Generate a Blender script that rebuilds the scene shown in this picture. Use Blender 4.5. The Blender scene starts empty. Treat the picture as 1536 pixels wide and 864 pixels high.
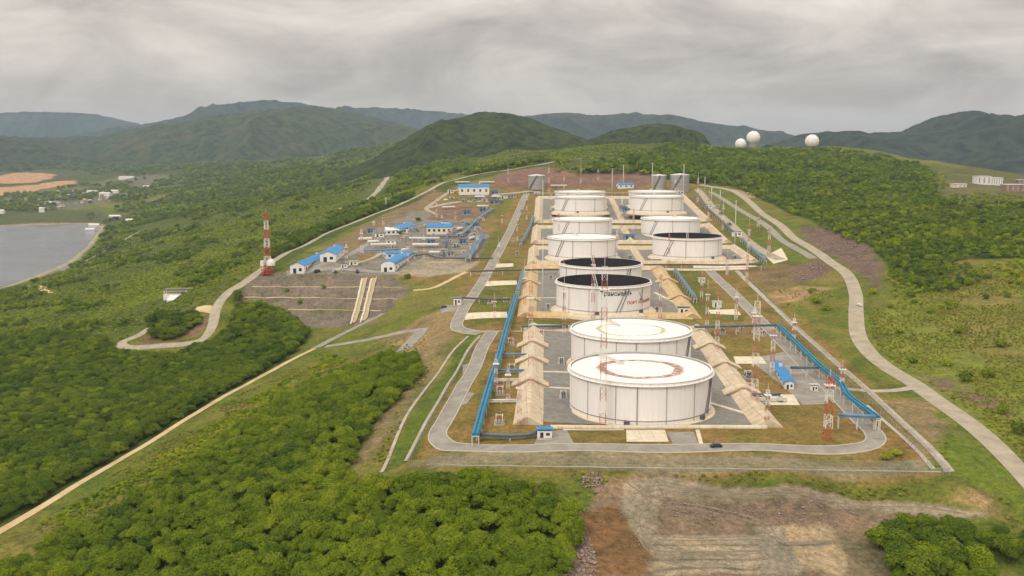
import bpy, math, random
import numpy as np
from mathutils import Vector

random.seed(7)
rng = np.random.default_rng(7)
sc = bpy.context.scene
R = math.radians

# ------------------------------------------------------------------ camera
F, CX, CY = 1460.0, 768.0, 432.0            # focal length and centre, in the photograph's pixels (1536 x 864)
PITCH = math.atan(210.0 / F)
HC = 111.3                                   # camera height above the ground at the nearest tank
cam_d = bpy.data.cameras.new("camera")
cam = bpy.data.objects.new("camera", cam_d)
sc.collection.objects.link(cam)
cam.location = (0, 0, HC)
cam.rotation_euler = (math.pi / 2 - PITCH, 0, 0)
cam_d.sensor_width = 36.0
cam_d.lens = 36.0 * F / 1536.0
cam_d.clip_start = 1.0
cam_d.clip_end = 60000.0
sc.camera = cam

# ------------------------------------------------------------------ sky, sun, exposure
SUN_EL, SUN_ROT = R(40), R(210)
W = bpy.data.worlds.new("World")
sc.world = W
W.use_nodes = True
wn, wl = W.node_tree.nodes, W.node_tree.links
wn.clear()
def N(tree, typ, **kw):
    n = tree.nodes.new(typ)
    for k, v in kw.items():
        if k.startswith("i_"):
            n.inputs[k[2:].replace("_", " ")].default_value = v
        else:
            setattr(n, k, v)
    return n
def math_node(tree, op, a, b=None, clamp=False):
    n = tree.nodes.new("ShaderNodeMath"); n.operation = op; n.use_clamp = clamp
    for i, x in enumerate((a, b)):
        if x is None: continue
        if isinstance(x, (int, float)): n.inputs[i].default_value = x
        else: tree.links.new(x, n.inputs[i])
    return n.outputs[0]
def ramp(tree, fac, stops, interp='LINEAR'):
    n = tree.nodes.new("ShaderNodeValToRGB")
    n.color_ramp.interpolation = interp
    el = n.color_ramp.elements
    while len(el) < len(stops): el.new(0.5)
    for e, (p, c) in zip(el, stops):
        e.position = p
        e.color = (c, c, c, 1) if isinstance(c, (int, float)) else (*c, 1)
    tree.links.new(fac, n.inputs[0])
    return n.outputs[0]
def mixc(tree, fac, a, b, typ='MIX'):
    n = tree.nodes.new("ShaderNodeMix"); n.data_type = 'RGBA'; n.blend_type = typ
    for sock, x in ((n.inputs[0], fac), (n.inputs[6], a), (n.inputs[7], b)):
        if isinstance(x, (int, float)): sock.default_value = x
        elif isinstance(x, tuple): sock.default_value = (*x, 1) if len(x) == 3 else x
        else: tree.links.new(x, sock)
    return n.outputs[2]

T = W.node_tree
sky = N(T, "ShaderNodeTexSky", sky_type='NISHITA', sun_disc=False, sun_elevation=SUN_EL, sun_rotation=SUN_ROT)
sky.altitude = 100; sky.air_density = 1.0; sky.dust_density = 2.0
tc = N(T, "ShaderNodeTexCoord")
sep = N(T, "ShaderNodeSeparateXYZ"); wl.new(tc.outputs['Generated'], sep.inputs[0])
up = math_node(T, 'MAXIMUM', sep.outputs[2], 0.0)
den = math_node(T, 'ADD', up, 0.085)
cx = math_node(T, 'DIVIDE', sep.outputs[0], den)
cy = math_node(T, 'DIVIDE', sep.outputs[1], den)
comb = N(T, "ShaderNodeCombineXYZ"); wl.new(cx, comb.inputs[0]); wl.new(cy, comb.inputs[1])
n1 = N(T, "ShaderNodeTexNoise", i_Scale=0.52, i_Detail=8.0, i_Roughness=0.58, i_Distortion=0.25)
mp = N(T, "ShaderNodeMapping"); mp.inputs['Scale'].default_value = (0.62, 0.85, 1); mp.inputs['Location'].default_value = (3.7, 1.9, 0)
wl.new(comb.outputs[0], mp.inputs[0]); wl.new(mp.outputs[0], n1.inputs['Vector'])
n2 = N(T, "ShaderNodeTexNoise", i_Scale=2.2, i_Detail=7.0, i_Roughness=0.62, i_Distortion=0.3)
wl.new(mp.outputs[0], n2.inputs['Vector'])
mp3 = N(T, "ShaderNodeMapping"); mp3.inputs['Scale'].default_value = (1.0, 1.0, 2.5); mp3.inputs['Location'].default_value = (0.35, 0.1, 0.2)
wl.new(tc.outputs['Generated'], mp3.inputs[0])
n3 = N(T, "ShaderNodeTexNoise", i_Scale=5.2, i_Detail=9.0, i_Roughness=0.57, i_Distortion=0.5)   # billows
wl.new(mp3.outputs[0], n3.inputs['Vector'])
cl = math_node(T, 'ADD', math_node(T, 'MULTIPLY', n1.outputs['Fac'], 0.14), math_node(T, 'MULTIPLY', n2.outputs['Fac'], 0.10))
cl = math_node(T, 'ADD', cl, math_node(T, 'MULTIPLY', n3.outputs['Fac'], 0.76))
ccol = ramp(T, cl, [(0.36, (0.325, 0.290, 0.260)), (0.45, (0.435, 0.388, 0.345)), (0.53, (0.535, 0.480, 0.424)), (0.63, (0.645, 0.580, 0.51))])
# a low pale band far out under the cloud base
hor = ramp(T, up, [(0.0, 1.0), (0.075, 0.0)], 'EASE')
ccol = mixc(T, math_node(T, 'MULTIPLY', hor, 0.7), ccol, (0.565, 0.512, 0.46))
# an overcast sky is about three times as bright overhead as at the horizon
gain = math_node(T, 'ADD', 1.0, math_node(T, 'MULTIPLY', up, 2.6))
ccol = mixc(T, 1.0, ccol, gain, 'MULTIPLY')
ccol10 = mixc(T, 1.0, ccol, (10.0, 10.0, 10.0), 'MULTIPLY')
skyc = mixc(T, 0.94, sky.outputs[0], ccol10)
for n_ in T.nodes:
    if n_.bl_idname == "ShaderNodeMix": n_.clamp_result = False
bg = N(T, "ShaderNodeBackground", i_Strength=0.1)
wl.new(skyc, bg.inputs[0])
wo = N(T, "ShaderNodeOutputWorld"); wl.new(bg.outputs[0], wo.inputs[0])

sun_d = bpy.data.lights.new("sun", 'SUN')
sun_d.energy = 1.4; sun_d.angle = R(16); sun_d.color = (1.0, 0.965, 0.91)
sun = bpy.data.objects.new("sun", sun_d)
sc.collection.objects.link(sun)
sdir = Vector((math.cos(SUN_EL) * math.sin(SUN_ROT), math.cos(SUN_EL) * math.cos(SUN_ROT), math.sin(SUN_EL)))
sun.rotation_euler = sdir.to_track_quat('Z', 'Y').to_euler()
sun.location = sdir * 500
vs = sc.view_settings
vs.view_transform = 'Standard'; vs.look = 'None'; vs.gamma = 1.0; vs.use_curve_mapping = False
vs.exposure = 0.12
sc.cycles.max_bounces = 6
sc.cycles.diffuse_bounces = 3
sc.cycles.transparent_max_bounces = 12
sc.cycles.volume_bounces = 0

# ------------------------------------------------------------------ helpers: objects and labels
C = sc.collection
def tag(o, label=None, cat=None, group=None, kind=None):
    if label: o["label"] = label
    if cat: o["category"] = cat
    if group: o["group"] = group
    if kind: o["kind"] = kind
    return o
def empty(name, loc=(0, 0, 0), rz=0.0):
    o = bpy.data.objects.new(name, None)
    o.empty_display_size = 2
    C.objects.link(o); o.location = loc; o.rotation_euler = (0, 0, rz)
    return o
def thing(name, label, cat, loc=(0, 0, 0), rz=0.0, group=None):
    return tag(empty(name, loc, rz), label, cat, group)
def copy_thing(o, loc, rz=0.0, label=None, parent=None):
    c = o.copy(); C.objects.link(c)
    if parent is None:
        c.location = loc; c.rotation_euler = (0, 0, rz)
        if label: c["label"] = label
    else:
        c.parent = parent
    for ch in o.children: copy_thing(ch, None, parent=c)
    return c
class MB:
    """collects boxes, prisms, tubes and sheets; build() links them as one mesh object"""
    def __init__(s): s.v = []; s.f = []; s.m = []
    def add(s, verts, faces, mi=0):
        b = len(s.v); s.v.extend([tuple(map(float, p)) for p in verts])
        for f in faces: s.f.append(tuple(b + i for i in f)); s.m.append(mi)
        return s
    def box(s, c, d, rz=0.0, mi=0):
        x, y, z = d[0] / 2, d[1] / 2, d[2] / 2
        co, si = math.cos(rz), math.sin(rz)
        vs_ = [(c[0] + a * co - b * si, c[1] + a * si + b * co, c[2] + e)
               for e in (-z, z) for a, b in ((-x, -y), (x, -y), (x, y), (-x, y))]
        return s.add(vs_, [(3, 2, 1, 0), (4, 5, 6, 7), (0, 1, 5, 4), (1, 2, 6, 5), (2, 3, 7, 6), (3, 0, 4, 7)], mi)
    def bar(s, a, b, w, h=None, mi=0):
        a, b = Vector(a), Vector(b); h = h or w
        d = (b - a)
        if d.length < 1e-6: return s
        d.normalize()
        u = Vector((0, 0, 1)).cross(d) if abs(d.z) < 0.95 else Vector((1, 0, 0)).cross(d)
        u.normalize(); t = d.cross(u)
        vs_ = [p + u * (i * w / 2) + t * (j * h / 2) for p in (a, b) for i, j in ((-1, -1), (1, -1), (1, 1), (-1, 1))]
        return s.add(vs_, [(3, 2, 1, 0), (4, 5, 6, 7), (0, 1, 5, 4), (1, 2, 6, 5), (2, 3, 7, 6), (3, 0, 4, 7)], mi)
    def tube(s, pts, r, n=8, mi=0, caps=True):
        pts = [Vector(p) for p in pts]; rings = []
        for i, p in enumerate(pts):
            d = (pts[min(i + 1, len(pts) - 1)] - pts[max(i - 1, 0)]).normalized()
            u = Vector((0, 0, 1)).cross(d) if abs(d.z) < 0.95 else Vector((1, 0, 0)).cross(d)
            u.normalize(); t = d.cross(u)
            rr = r[i] if isinstance(r, (list, tuple)) else r
            rings.append([p + (u * math.cos(2 * math.pi * k / n) + t * math.sin(2 * math.pi * k / n)) * rr for k in range(n)])
        vs_ = [q for g in rings for q in g]
        fs = [(i * n + k, i * n + (k + 1) % n, (i + 1) * n + (k + 1) % n, (i + 1) * n + k) for i in range(len(pts) - 1) for k in range(n)]
        if caps: fs += [tuple(range(n))[::-1], tuple((len(pts) - 1) * n + k for k in range(n))]
        return s.add(vs_, fs, mi)
    def lathe(s, prof, c=(0, 0, 0), n=48, mi=0, a0=0.0, a1=2 * math.pi):
        full = abs(a1 - a0 - 2 * math.pi) < 1e-6
        m = n if full else n + 1
        vs_ = [(c[0] + r * math.cos(a0 + (a1 - a0) * k / n), c[1] + r * math.sin(a0 + (a1 - a0) * k / n), c[2] + z) for r, z in prof for k in range(m)]
        fs = []
        for i in range(len(prof) - 1):
            for k in range(n):
                k2 = (k + 1) % m
                fs.append((i * m + k, i * m + k2, (i + 1) * m + k2, (i + 1) * m + k))
        return s.add(vs_, fs, mi)
    def disc(s, r, z, c=(0, 0, 0), n=48, mi=0):
        return s.add([(c[0] + r * math.cos(2 * math.pi * k / n), c[1] + r * math.sin(2 * math.pi * k / n), c[2] + z) for k in range(n)], [tuple(range(n))], mi)
    def prism(s, poly, z0, z1, mi=0):
        n = len(poly)
        vs_ = [(x, y, z0) for x, y in poly] + [(x, y, z1) for x, y in poly]
        return s.add(vs_, [tuple(range(n))[::-1], tuple(range(n, 2 * n))] + [(i, (i + 1) % n, n + (i + 1) % n, n + i) for i in range(n)], mi)
    def extrude(s, prof, p0, p1, mi=0):
        """profile (across, up) swept from p0 to p1"""
        p0, p1 = Vector(p0), Vector(p1)
        d = (p1 - p0); d.z = 0; d.normalize(); rgt = Vector((d.y, -d.x, 0)); n = len(prof)
        vs_ = [p + rgt * a + Vector((0, 0, b)) for p in (p0, p1) for a, b in prof]
        return s.add(vs_, [tuple(range(n)), tuple(range(n, 2 * n))[::-1]] + [(i, n + i, n + (i + 1) % n, (i + 1) % n) for i in range(n)], mi)
    def build(s, name, mats, parent=None, smooth=False, loc=None):
        me = bpy.data.meshes.new(name)
        me.from_pydata(s.v, [], s.f)
        mats = mats if isinstance(mats, (list, tuple)) else [mats]
        for m_ in mats: me.materials.append(m_)
        if len(mats) > 1: me.polygons.foreach_set("material_index", s.m)
        if smooth: me.polygons.foreach_set("use_smooth", [True] * len(me.polygons))
        me.update()
        o = bpy.data.objects.new(name, me); C.objects.link(o)
        if parent is not None: o.parent = parent
        if loc is not None: o.location = loc
        return o
def np_mesh(name, verts, quads, mat, smooth=False):
    me = bpy.data.meshes.new(name)
    me.vertices.add(len(verts)); me.vertices.foreach_set("co", np.asarray(verts, dtype=np.float32).ravel())
    k = quads.shape[1]
    me.loops.add(quads.size); me.loops.foreach_set("vertex_index", quads.ravel().astype(np.int32))
    me.polygons.add(len(quads))
    me.polygons.foreach_set("loop_start", np.arange(0, quads.size, k, dtype=np.int32))
    if smooth: me.polygons.foreach_set("use_smooth", np.ones(len(quads), dtype=bool))
    me.update(calc_edges=True); me.validate()
    if mat: me.materials.append(mat)
    return me

# ------------------------------------------------------------------ materials
def material(name, col, rough=0.8, var=0.18, scale=0.35, bump=0.0, bscale=2.0, metal=0.0, col2=None, spec=0.3, stretch=None, detail=6.0):
    m = bpy.data.materials.new(name); m.use_nodes = True
    t = m.node_tree; b = t.nodes["Principled BSDF"]
    b.inputs['Roughness'].default_value = rough; b.inputs['Metallic'].default_value = metal
    b.inputs['Specular IOR Level'].default_value = spec
    g = N(t, "ShaderNodeNewGeometry")
    mpn = N(t, "ShaderNodeMapping"); t.links.new(g.outputs['Position'], mpn.inputs[0])
    if stretch: mpn.inputs['Scale'].default_value = stretch
    no = N(t, "ShaderNodeTexNoise", i_Scale=scale, i_Detail=detail, i_Roughness=0.62)
    t.links.new(mpn.outputs[0], no.inputs['Vector'])
    if col2 is None:
        lo = tuple(c * (1 - var) for c in col); hi = tuple(min(1, c * (1 + var)) for c in col)
    else: lo, hi = col, col2
    t.links.new(ramp(t, no.outputs['Fac'], [(0.33, lo), (0.67, hi)]), b.inputs['Base Color'])
    if bump:
        nb = N(t, "ShaderNodeTexNoise", i_Scale=bscale, i_Detail=4.0, i_Roughness=0.6)
        t.links.new(mpn.outputs[0], nb.inputs['Vector'])
        bp = N(t, "ShaderNodeBump", i_Strength=1.0, i_Distance=bump)
        t.links.new(nb.outputs['Fac'], bp.inputs['Height']); t.links.new(bp.outputs[0], b.inputs['Normal'])
    return m
M = {}
M['tank_white'] = material("tank_white", (0.76, 0.73, 0.695), 0.55, 0.07, 1.3, stretch=(1, 1, 0.08), col2=(0.83, 0.80, 0.765))
M['roof_white'] = material("roof_white", (0.74, 0.705, 0.645), 0.65, 0.06, 0.22, col2=(0.83, 0.80, 0.745), detail=9.0)
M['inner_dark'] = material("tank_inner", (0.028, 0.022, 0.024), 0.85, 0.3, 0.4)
M['grey_steel'] = material("grey_steel", (0.34, 0.33, 0.31), 0.55, 0.15, 0.6)
M['stair_grey'] = material("stair_grey", (0.20, 0.185, 0.185), 0.6, 0.2, 0.6)
M['dark_steel'] = material("dark_steel", (0.115, 0.105, 0.11), 0.6, 0.2, 0.6)
M['pale_steel'] = material("pale_steel", (0.60, 0.58, 0.54), 0.5, 0.1, 0.6)
M['seam'] = material("seam_paint", (0.30, 0.27, 0.25), 0.7, 0.15, 0.6)
M['ledge'] = material("tank_ledge", (0.62, 0.52, 0.36), 0.85, 0.15, 0.4)
M['blue'] = material("blue_paint", (0.020, 0.195, 0.325), 0.55, 0.22, 0.25)
M['blue_pale'] = material("blue_grey_paint", (0.13, 0.23, 0.34), 0.5, 0.15, 0.3)
M['steel_blue'] = material("steel_blue", (0.10, 0.13, 0.16), 0.5, 0.2, 0.3)
M['blue_roof'] = material("blue_roof", (0.020, 0.20, 0.46), 0.55, 0.2, 0.3)
M['white_wall'] = material("white_wall", (0.74, 0.71, 0.66), 0.8, 0.08, 0.4)
M['cream_wall'] = material("cream_wall", (0.70, 0.62, 0.47), 0.85, 0.1, 0.4)
M['glass'] = material("window_glass", (0.03, 0.035, 0.045), 0.15, 0.2, 0.5, spec=0.6)
M['red'] = material("red_paint", (0.46, 0.085, 0.045), 0.6, 0.2, 0.5)
M['mast_white'] = material("mast_white", (0.72, 0.68, 0.63), 0.6, 0.1, 0.5)
M['berm'] = material("berm_facing", (0.44, 0.36, 0.245), 0.9, 0.15, 0.22, bump=0.10, bscale=1.2, col2=(0.62, 0.525, 0.385), detail=9.0)
M['berm_ochre'] = material("berm_ochre", (0.42, 0.29, 0.135), 0.9, 0.15, 0.2, bump=0.10, bscale=1.2, col2=(0.60, 0.455, 0.25), detail=9.0)
M['ramp_shadow'] = material("ramp_shadow_brown", (0.40, 0.29, 0.19), 0.9, 0.15, 0.3)  # brown of the shadow line painted on the crossing ramps
M['concrete'] = material("concrete", (0.36, 0.325, 0.26), 0.9, 0.22, 0.2, bump=0.03)
M['pad'] = material("pale_concrete", (0.60, 0.53, 0.40), 0.9, 0.14, 0.25, bump=0.03)
M['road'] = material("road_asphalt", (0.20, 0.185, 0.155), 0.9, 0.15, 0.16, bump=0.02, col2=(0.31, 0.29, 0.245), detail=9.0)
M['kerb'] = material("kerb_stone", (0.42, 0.39, 0.33), 0.9, 0.12, 0.3)
M['gravel'] = material("tank_yard_gravel", (0.155, 0.15, 0.135), 0.95, 0.2, 0.3, bump=0.06, bscale=3, col2=(0.24, 0.23, 0.20))
M['track'] = material("sandy_track", (0.42, 0.31, 0.16), 0.95, 0.2, 0.1, bump=0.05, col2=(0.58, 0.46, 0.27))
M['gravel_road'] = material("gravel_road", (0.27, 0.235, 0.17), 0.95, 0.15, 0.14, bump=0.05, col2=(0.39, 0.345, 0.26), detail=9.0)
M['bark'] = material("bark", (0.09, 0.07, 0.05), 0.9, 0.3, 2.0)
M['wood'] = material("wood_deck", (0.34, 0.25, 0.12), 0.9, 0.2, 0.5, col2=(0.50, 0.38, 0.20))
M['black'] = material("black_rubber", (0.02, 0.02, 0.02), 0.8, 0.2, 1)
M['text_dark'] = material("dark_lettering", (0.06, 0.07, 0.09), 0.6, 0.1, 1)
M['text_red'] = material("red_lettering", (0.45, 0.07, 0.06), 0.6, 0.1, 1)
M['text_blue'] = material("blue_lettering", (0.03, 0.09, 0.22), 0.6, 0.1, 1)
M['rut'] = material("wheel_ruts", (0.15, 0.12, 0.085), 0.95, 0.2, 0.4, col2=(0.24, 0.20, 0.14))
M['rock'] = material("rubble_rock", (0.17, 0.125, 0.10), 0.95, 0.3, 0.8, col2=(0.33, 0.26, 0.21))
M['car_white'] = material("car_white", (0.75, 0.75, 0.74), 0.3, 0.03, 1, spec=0.5)
M['car_dark'] = material("car_dark", (0.03, 0.04, 0.07), 0.3, 0.05, 1, spec=0.5)
M['grey_wall'] = material("grey_wall", (0.30, 0.28, 0.26), 0.9, 0.2, 0.1)
M['roof_grey'] = material("roof_sheet_grey", (0.33, 0.32, 0.31), 0.7, 0.2, 0.2)
M['roof_rust'] = material("roof_sheet_brown", (0.27, 0.17, 0.13), 0.8, 0.25, 0.2)
def rust_ring(name, r0, r1, col):
    """white roof with one ragged ring of rust"""
    m = material(name, (0.74, 0.705, 0.645), 0.65, 0.05, 0.22, col2=(0.83, 0.80, 0.745), detail=9.0)
    t = m.node_tree; b = t.nodes["Principled BSDF"]
    base = b.inputs['Base Color'].links[0].from_socket
    tcn = N(t, "ShaderNodeTexCoord"); s = N(t, "ShaderNodeSeparateXYZ"); t.links.new(tcn.outputs['Object'], s.inputs[0])
    rr = math_node(t, 'SQRT', math_node(t, 'ADD', math_node(t, 'POWER', s.outputs[0], 2.0), math_node(t, 'POWER', s.outputs[1], 2.0)))
    nn = N(t, "ShaderNodeTexNoise", i_Scale=0.35, i_Detail=8.0, i_Roughness=0.7); t.links.new(tcn.outputs['Object'], nn.inputs['Vector'])
    n3 = N(t, "ShaderNodeTexNoise", i_Scale=0.06, i_Detail=3.0); t.links.new(tcn.outputs['Object'], n3.inputs['Vector'])
    rr = math_node(t, 'ADD', rr, math_node(t, 'MULTIPLY', math_node(t, 'SUBTRACT', nn.outputs['Fac'], 0.5), 3.2))
    rr = math_node(t, 'ADD', rr, math_node(t, 'MULTIPLY', math_node(t, 'SUBTRACT', n3.outputs['Fac'], 0.5), 5.0))
    k = math_node(t, 'DIVIDE', rr, 30.0)
    fac = ramp(t, k, [(r0 - 0.012, 0.0), (r0 + 0.012, 0.95), (r1 - 0.015, 0.95), (r1 + 0.015, 0.0)])
    fac2 = math_node(t, 'MULTIPLY', fac, ramp(t, nn.outputs['Fac'], [(0.36, 0.3), (0.52, 1.0)]))
    t.links.new(mixc(t, fac2, base, col), b.inputs['Base Color'])
    return m
M['roof_rusty'] = rust_ring("roof_rust_ring", 0.49, 0.62, (0.27, 0.12, 0.085))
M['roof_stained'] = rust_ring("roof_stain_ring", 0.52, 0.59, (0.42, 0.33, 0.17))
def joints(m, step=6.0, dark=0.72):
    """thin darker joints between facing slabs, every few metres along the berm"""
    t = m.node_tree; b = t.nodes["Principled BSDF"]; base = b.inputs['Base Color'].links[0].from_socket
    g_ = N(t, "ShaderNodeNewGeometry"); s = N(t, "ShaderNodeSeparateXYZ"); t.links.new(g_.outputs['Position'], s.inputs[0])
    ks = []
    for ax in (0, 1):
        f = math_node(t, 'FRACT', math_node(t, 'DIVIDE', s.outputs[ax], step))
        ks.append(math_node(t, 'LESS_THAN', f, 0.06))
    k = math_node(t, 'MAXIMUM', ks[0], ks[1])
    n_ = N(t, "ShaderNodeTexNoise", i_Scale=0.9, i_Detail=5.0); t.links.new(g_.outputs['Position'], n_.inputs['Vector'])
    k = math_node(t, 'MULTIPLY', k, ramp(t, n_.outputs['Fac'], [(0.4, 0.1), (0.6, 1.0)]))
    t.links.new(mixc(t, math_node(t, 'MULTIPLY', k, 1.0 - dark), base, (0.16, 0.11, 0.06)), b.inputs['Base Color'])
joints(M['berm'], 6.0, 0.45); joints(M['berm_ochre'], 6.0, 0.5); joints(M['pad'], 5.0, 0.6)
M['mast_red'] = material("faded_red_paint", (0.44, 0.17, 0.12), 0.7, 0.2, 0.5)
M['mesh_fence'] = bpy.data.materials.new("fence_mesh"); M['mesh_fence'].use_nodes = True
_t = M['mesh_fence'].node_tree; _b = _t.nodes["Principled BSDF"]
_b.inputs['Base Color'].default_value = (0.27, 0.28, 0.23, 1); _b.inputs['Roughness'].default_value = 0.6
_b.inputs['Alpha'].default_value = 0.22
# ------------------------------------------------------------------ terrain
cp_, sp_ = math.cos(PITCH), math.sin(PITCH)
def ray(u, v):
    """direction (X, Y, Z) through a pixel of the photograph"""
    upv = -(v - CY) / F
    return ((u - CX) / F, cp_ + upv * sp_, -sp_ + upv * cp_)
def at_depth(u, v, Y):
    x, y, z = ray(u, v); t = Y / y
    return (x * t, Y, HC + z * t)
SITE_Y = [300, 380, 430, 500, 560, 630, 725, 860, 1000, 1150, 1240, 1350]
SITE_Z = [-2, -0.5, 0.2, 2.0, 4.0, 7.0, 9.8, 16, 22, 34, 41, 52]
def zs(Y): return float(np.interp(Y, SITE_Y, SITE_Z))
def site_at(u, v):
    """pixel -> point on the graded site profile"""
    x, y, z = ray(u, v)
    Ys = np.linspace(250, 1500, 2501)
    g = np.interp(Ys, SITE_Y, SITE_Z) - (HC + z / y * Ys)
    i = int(np.argmax(g > 0)); return (x / y * Ys[i], Ys[i], zs(Ys[i]))
ctl = []
for Y in (330, 390, 450, 520, 590, 660, 740, 830, 920, 1010, 1100, 1180, 1270, 1350):
    for X in (-30, 30, 95, 160):
        ctl.append((X + (Y - 400) * 0.035, Y, zs(Y)))
for Y in (780, 850, 930, 1020, 1110, 1200):
    for X in (-75, -125): ctl.append((X + (Y - 800) * 0.02, Y, zs(Y)))
for u, v in ((395, 404), (430, 409), (500, 411), (590, 411), (470, 372), (530, 345), (600, 315)):
    ctl.append(site_at(u, v))
for u, v, Y in (
    # ridge road and cut slope at the back
    (660, 276, 1390), (740, 256, 1520), (820, 243, 1640), (880, 236, 1760), (960, 252, 1500), (870, 262, 1440), (780, 262, 1450),
    # foot of the retaining slope, the field below, the corridor and the forest
    (372, 462, 716), (440, 490, 690), (500, 489, 680), (545, 484, 672), (600, 440, 718), (655, 455, 650), (620, 500, 590), (480, 521, 612), (560, 520, 590),
    (350, 432, 752), (345, 465, 722), (300, 507, 690), (200, 517, 690), (255, 470, 745), (262, 448, 800), (230, 440, 840),
    (0, 800, 362), (120, 730, 402), (240, 660, 452), (360, 590, 520), (0, 864, 328), (-150, 864, 322), (0, 700, 455), (0, 600, 590), (-150, 650, 500),
    (100, 560, 640), (220, 560, 618), (330, 540, 632), (400, 480, 728), (0, 500, 800), (100, 480, 850), (400, 700, 384), (500, 620, 435), (520, 560, 520), (600, 600, 448), (620, 700, 352),
    (700, 800, 296), (850, 760, 315), (500, 800, 310), (300, 800, 330), (600, 900, 255), (200, 900, 305), (960, 900, 258), (640, 560, 497),
    # foreground clearing and the right-hand road
    (900, 760, 318), (1100, 760, 319), (1100, 840, 284), (1300, 760, 322), (1400, 830, 290), (1536, 864, 281), (1536, 780, 305), (1536, 712, 335), (1700, 800, 300),
    (1460, 640, 382), (1380, 586, 436), (1310, 530, 512), (1285, 470, 596), (1270, 405, 735), (1210, 352, 940), (1150, 315, 1130), (1095, 288, 1300), (1060, 278, 1400),
    (1500, 560, 466), (1536, 480, 545), (1450, 460, 590), (1500, 420, 640), (1400, 400, 720), (1500, 345, 900), (1340, 375, 800), (1250, 330, 960), (1300, 345, 900), (1700, 500, 520), (1700, 400, 680),
    (1536, 300, 1180), (1480, 292, 1230), (1400, 300, 1160), (1320, 290, 1230), (1200, 290, 1260), (1420, 262, 1560), (1500, 272, 1500), (1600, 290, 1300),
    (1300, 250, 1650), (1200, 225, 2050), (1118, 222, 2100), (1218, 219, 2080), (1000, 217, 2300), (1080, 240, 1850), (980, 238, 1850), (1290, 228, 2000), (1380, 246, 1800),
    # left slope, valley and bay
    (400, 380, 1010), (460, 345, 1260), (520, 318, 1430), (600, 283, 1640), (680, 262, 1800),
    (300, 400, 1040), (300, 360, 1420), (200, 400, 1230), (150, 440, 1040), (60, 440, 1130), (0, 455, 1040),
    (200, 350, 1900), (260, 330, 1900), (350, 330, 1700), (420, 300, 2150), (500, 285, 2200), (560, 262, 2600), (590, 235, 3500), (610, 216, 4300),
    (160, 345, 2300), (110, 390, 1760), (40, 424, 1480), (0, 434, 1400), (-200, 480, 1120),
    (0, 322, 2860), (60, 322, 2860), (145, 326, 2740), (140, 290, 3600), (60, 300, 3400), (250, 285, 3300), (290, 262, 3900), (400, 262, 3400), (480, 258, 3600), (0, 280, 3900), (-150, 290, 3700),
    (100, 268, 4600), (0, 262, 4800), (300, 249, 4500), (450, 243, 4400)):
    ctl.append(at_depth(u, v, Y))
for X, Y, Z in ((500, 2600, 60), (900, 2600, 20), (1400, 2800, -30), (600, 3600, 20), (0, 2600, 95), (0, 3400, 60), (300, 4500, 20), (1500, 4500, -40), (1100, 1900, 30), (700, 2400, 60)):
    ctl.append((X, Y, Z))
ctl = np.array(ctl)
# thin-plate spline through the control points, in units of 100 m
P = ctl[:, :2] / 100.0
def _phi(d2): return np.where(d2 > 1e-12, 0.5 * d2 * np.log(np.maximum(d2, 1e-12)), 0.0)
n_ = len(P)
A = np.zeros((n_ + 3, n_ + 3))
A[:n_, :n_] = _phi(((P[:, None] - P[None]) ** 2).sum(-1)) + np.eye(n_) * 0.02
A[:n_, n_] = 1; A[:n_, n_ + 1:] = P; A[n_, :n_] = 1; A[n_ + 1:, :n_] = P.T
sol = np.linalg.solve(A, np.concatenate([ctl[:, 2], np.zeros(3)]))
def tps(x, y):
    q = np.stack([x.ravel(), y.ravel()], 1) / 100.0
    out = np.empty(len(q))
    for a in range(0, len(q), 20000):
        qq = q[a:a + 20000]
        out[a:a + 20000] = _phi(((qq[:, None] - P[None]) ** 2).sum(-1)) @ sol[:n_] + sol[n_] + qq @ sol[n_ + 1:]
    return out.reshape(x.shape)
_lat = {}
def vnoise(x, y, scale, seed=0):
    """smooth value noise in 0..1"""
    if seed not in _lat: _lat[seed] = np.random.default_rng(seed + 100).random((256, 256))
    L = _lat[seed]; fx, fy = x / scale, y / scale
    ix, iy = np.floor(fx).astype(int), np.floor(fy).astype(int)
    tx, ty = fx - ix, fy - iy; tx = tx * tx * (3 - 2 * tx); ty = ty * ty * (3 - 2 * ty)
    g = lambda a, b: L[a % 256, b % 256]
    return (g(ix, iy) * (1 - tx) + g(ix + 1, iy) * tx) * (1 - ty) + (g(ix, iy + 1) * (1 - tx) + g(ix + 1, iy + 1) * tx) * ty
def fbm(x, y, scale, seed=0, octv=4, gain=0.5):
    s = 0; a = 1; tot = 0
    for k in range(octv):
        s = s + a * vnoise(x, y, scale / 2 ** k, seed + k); tot += a; a *= gain
    return s / tot
SEA = -90.0
def on_plane(u, v, z):
    x, y, dz = ray(u, v); t = (z - HC) / dz
    return (x * t, y * t)
bay_px = [(-120, 341), (60, 338), (132, 336), (149, 342), (140, 355), (128, 372), (100, 393), (60, 411), (20, 426), (0, 433), (-120, 470)]
bay = np.array([on_plane(u, v, SEA) for u, v in bay_px])
bay = np.vstack([bay, [(-1500, 1150), (-3000, 1100), (-3000, 2600)]])
def inside(x, y, poly):
    x = np.asarray(x); r = np.zeros(x.shape, bool); n = len(poly)
    for i in range(n):
        x1, y1 = poly[i]; x2, y2 = poly[(i + 1) % n]
        if y1 == y2: continue
        c = (y1 > y) != (y2 > y)
        r ^= c & (x < (x2 - x1) * (y - y1) / (y2 - y1) + x1)
    return r
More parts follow.
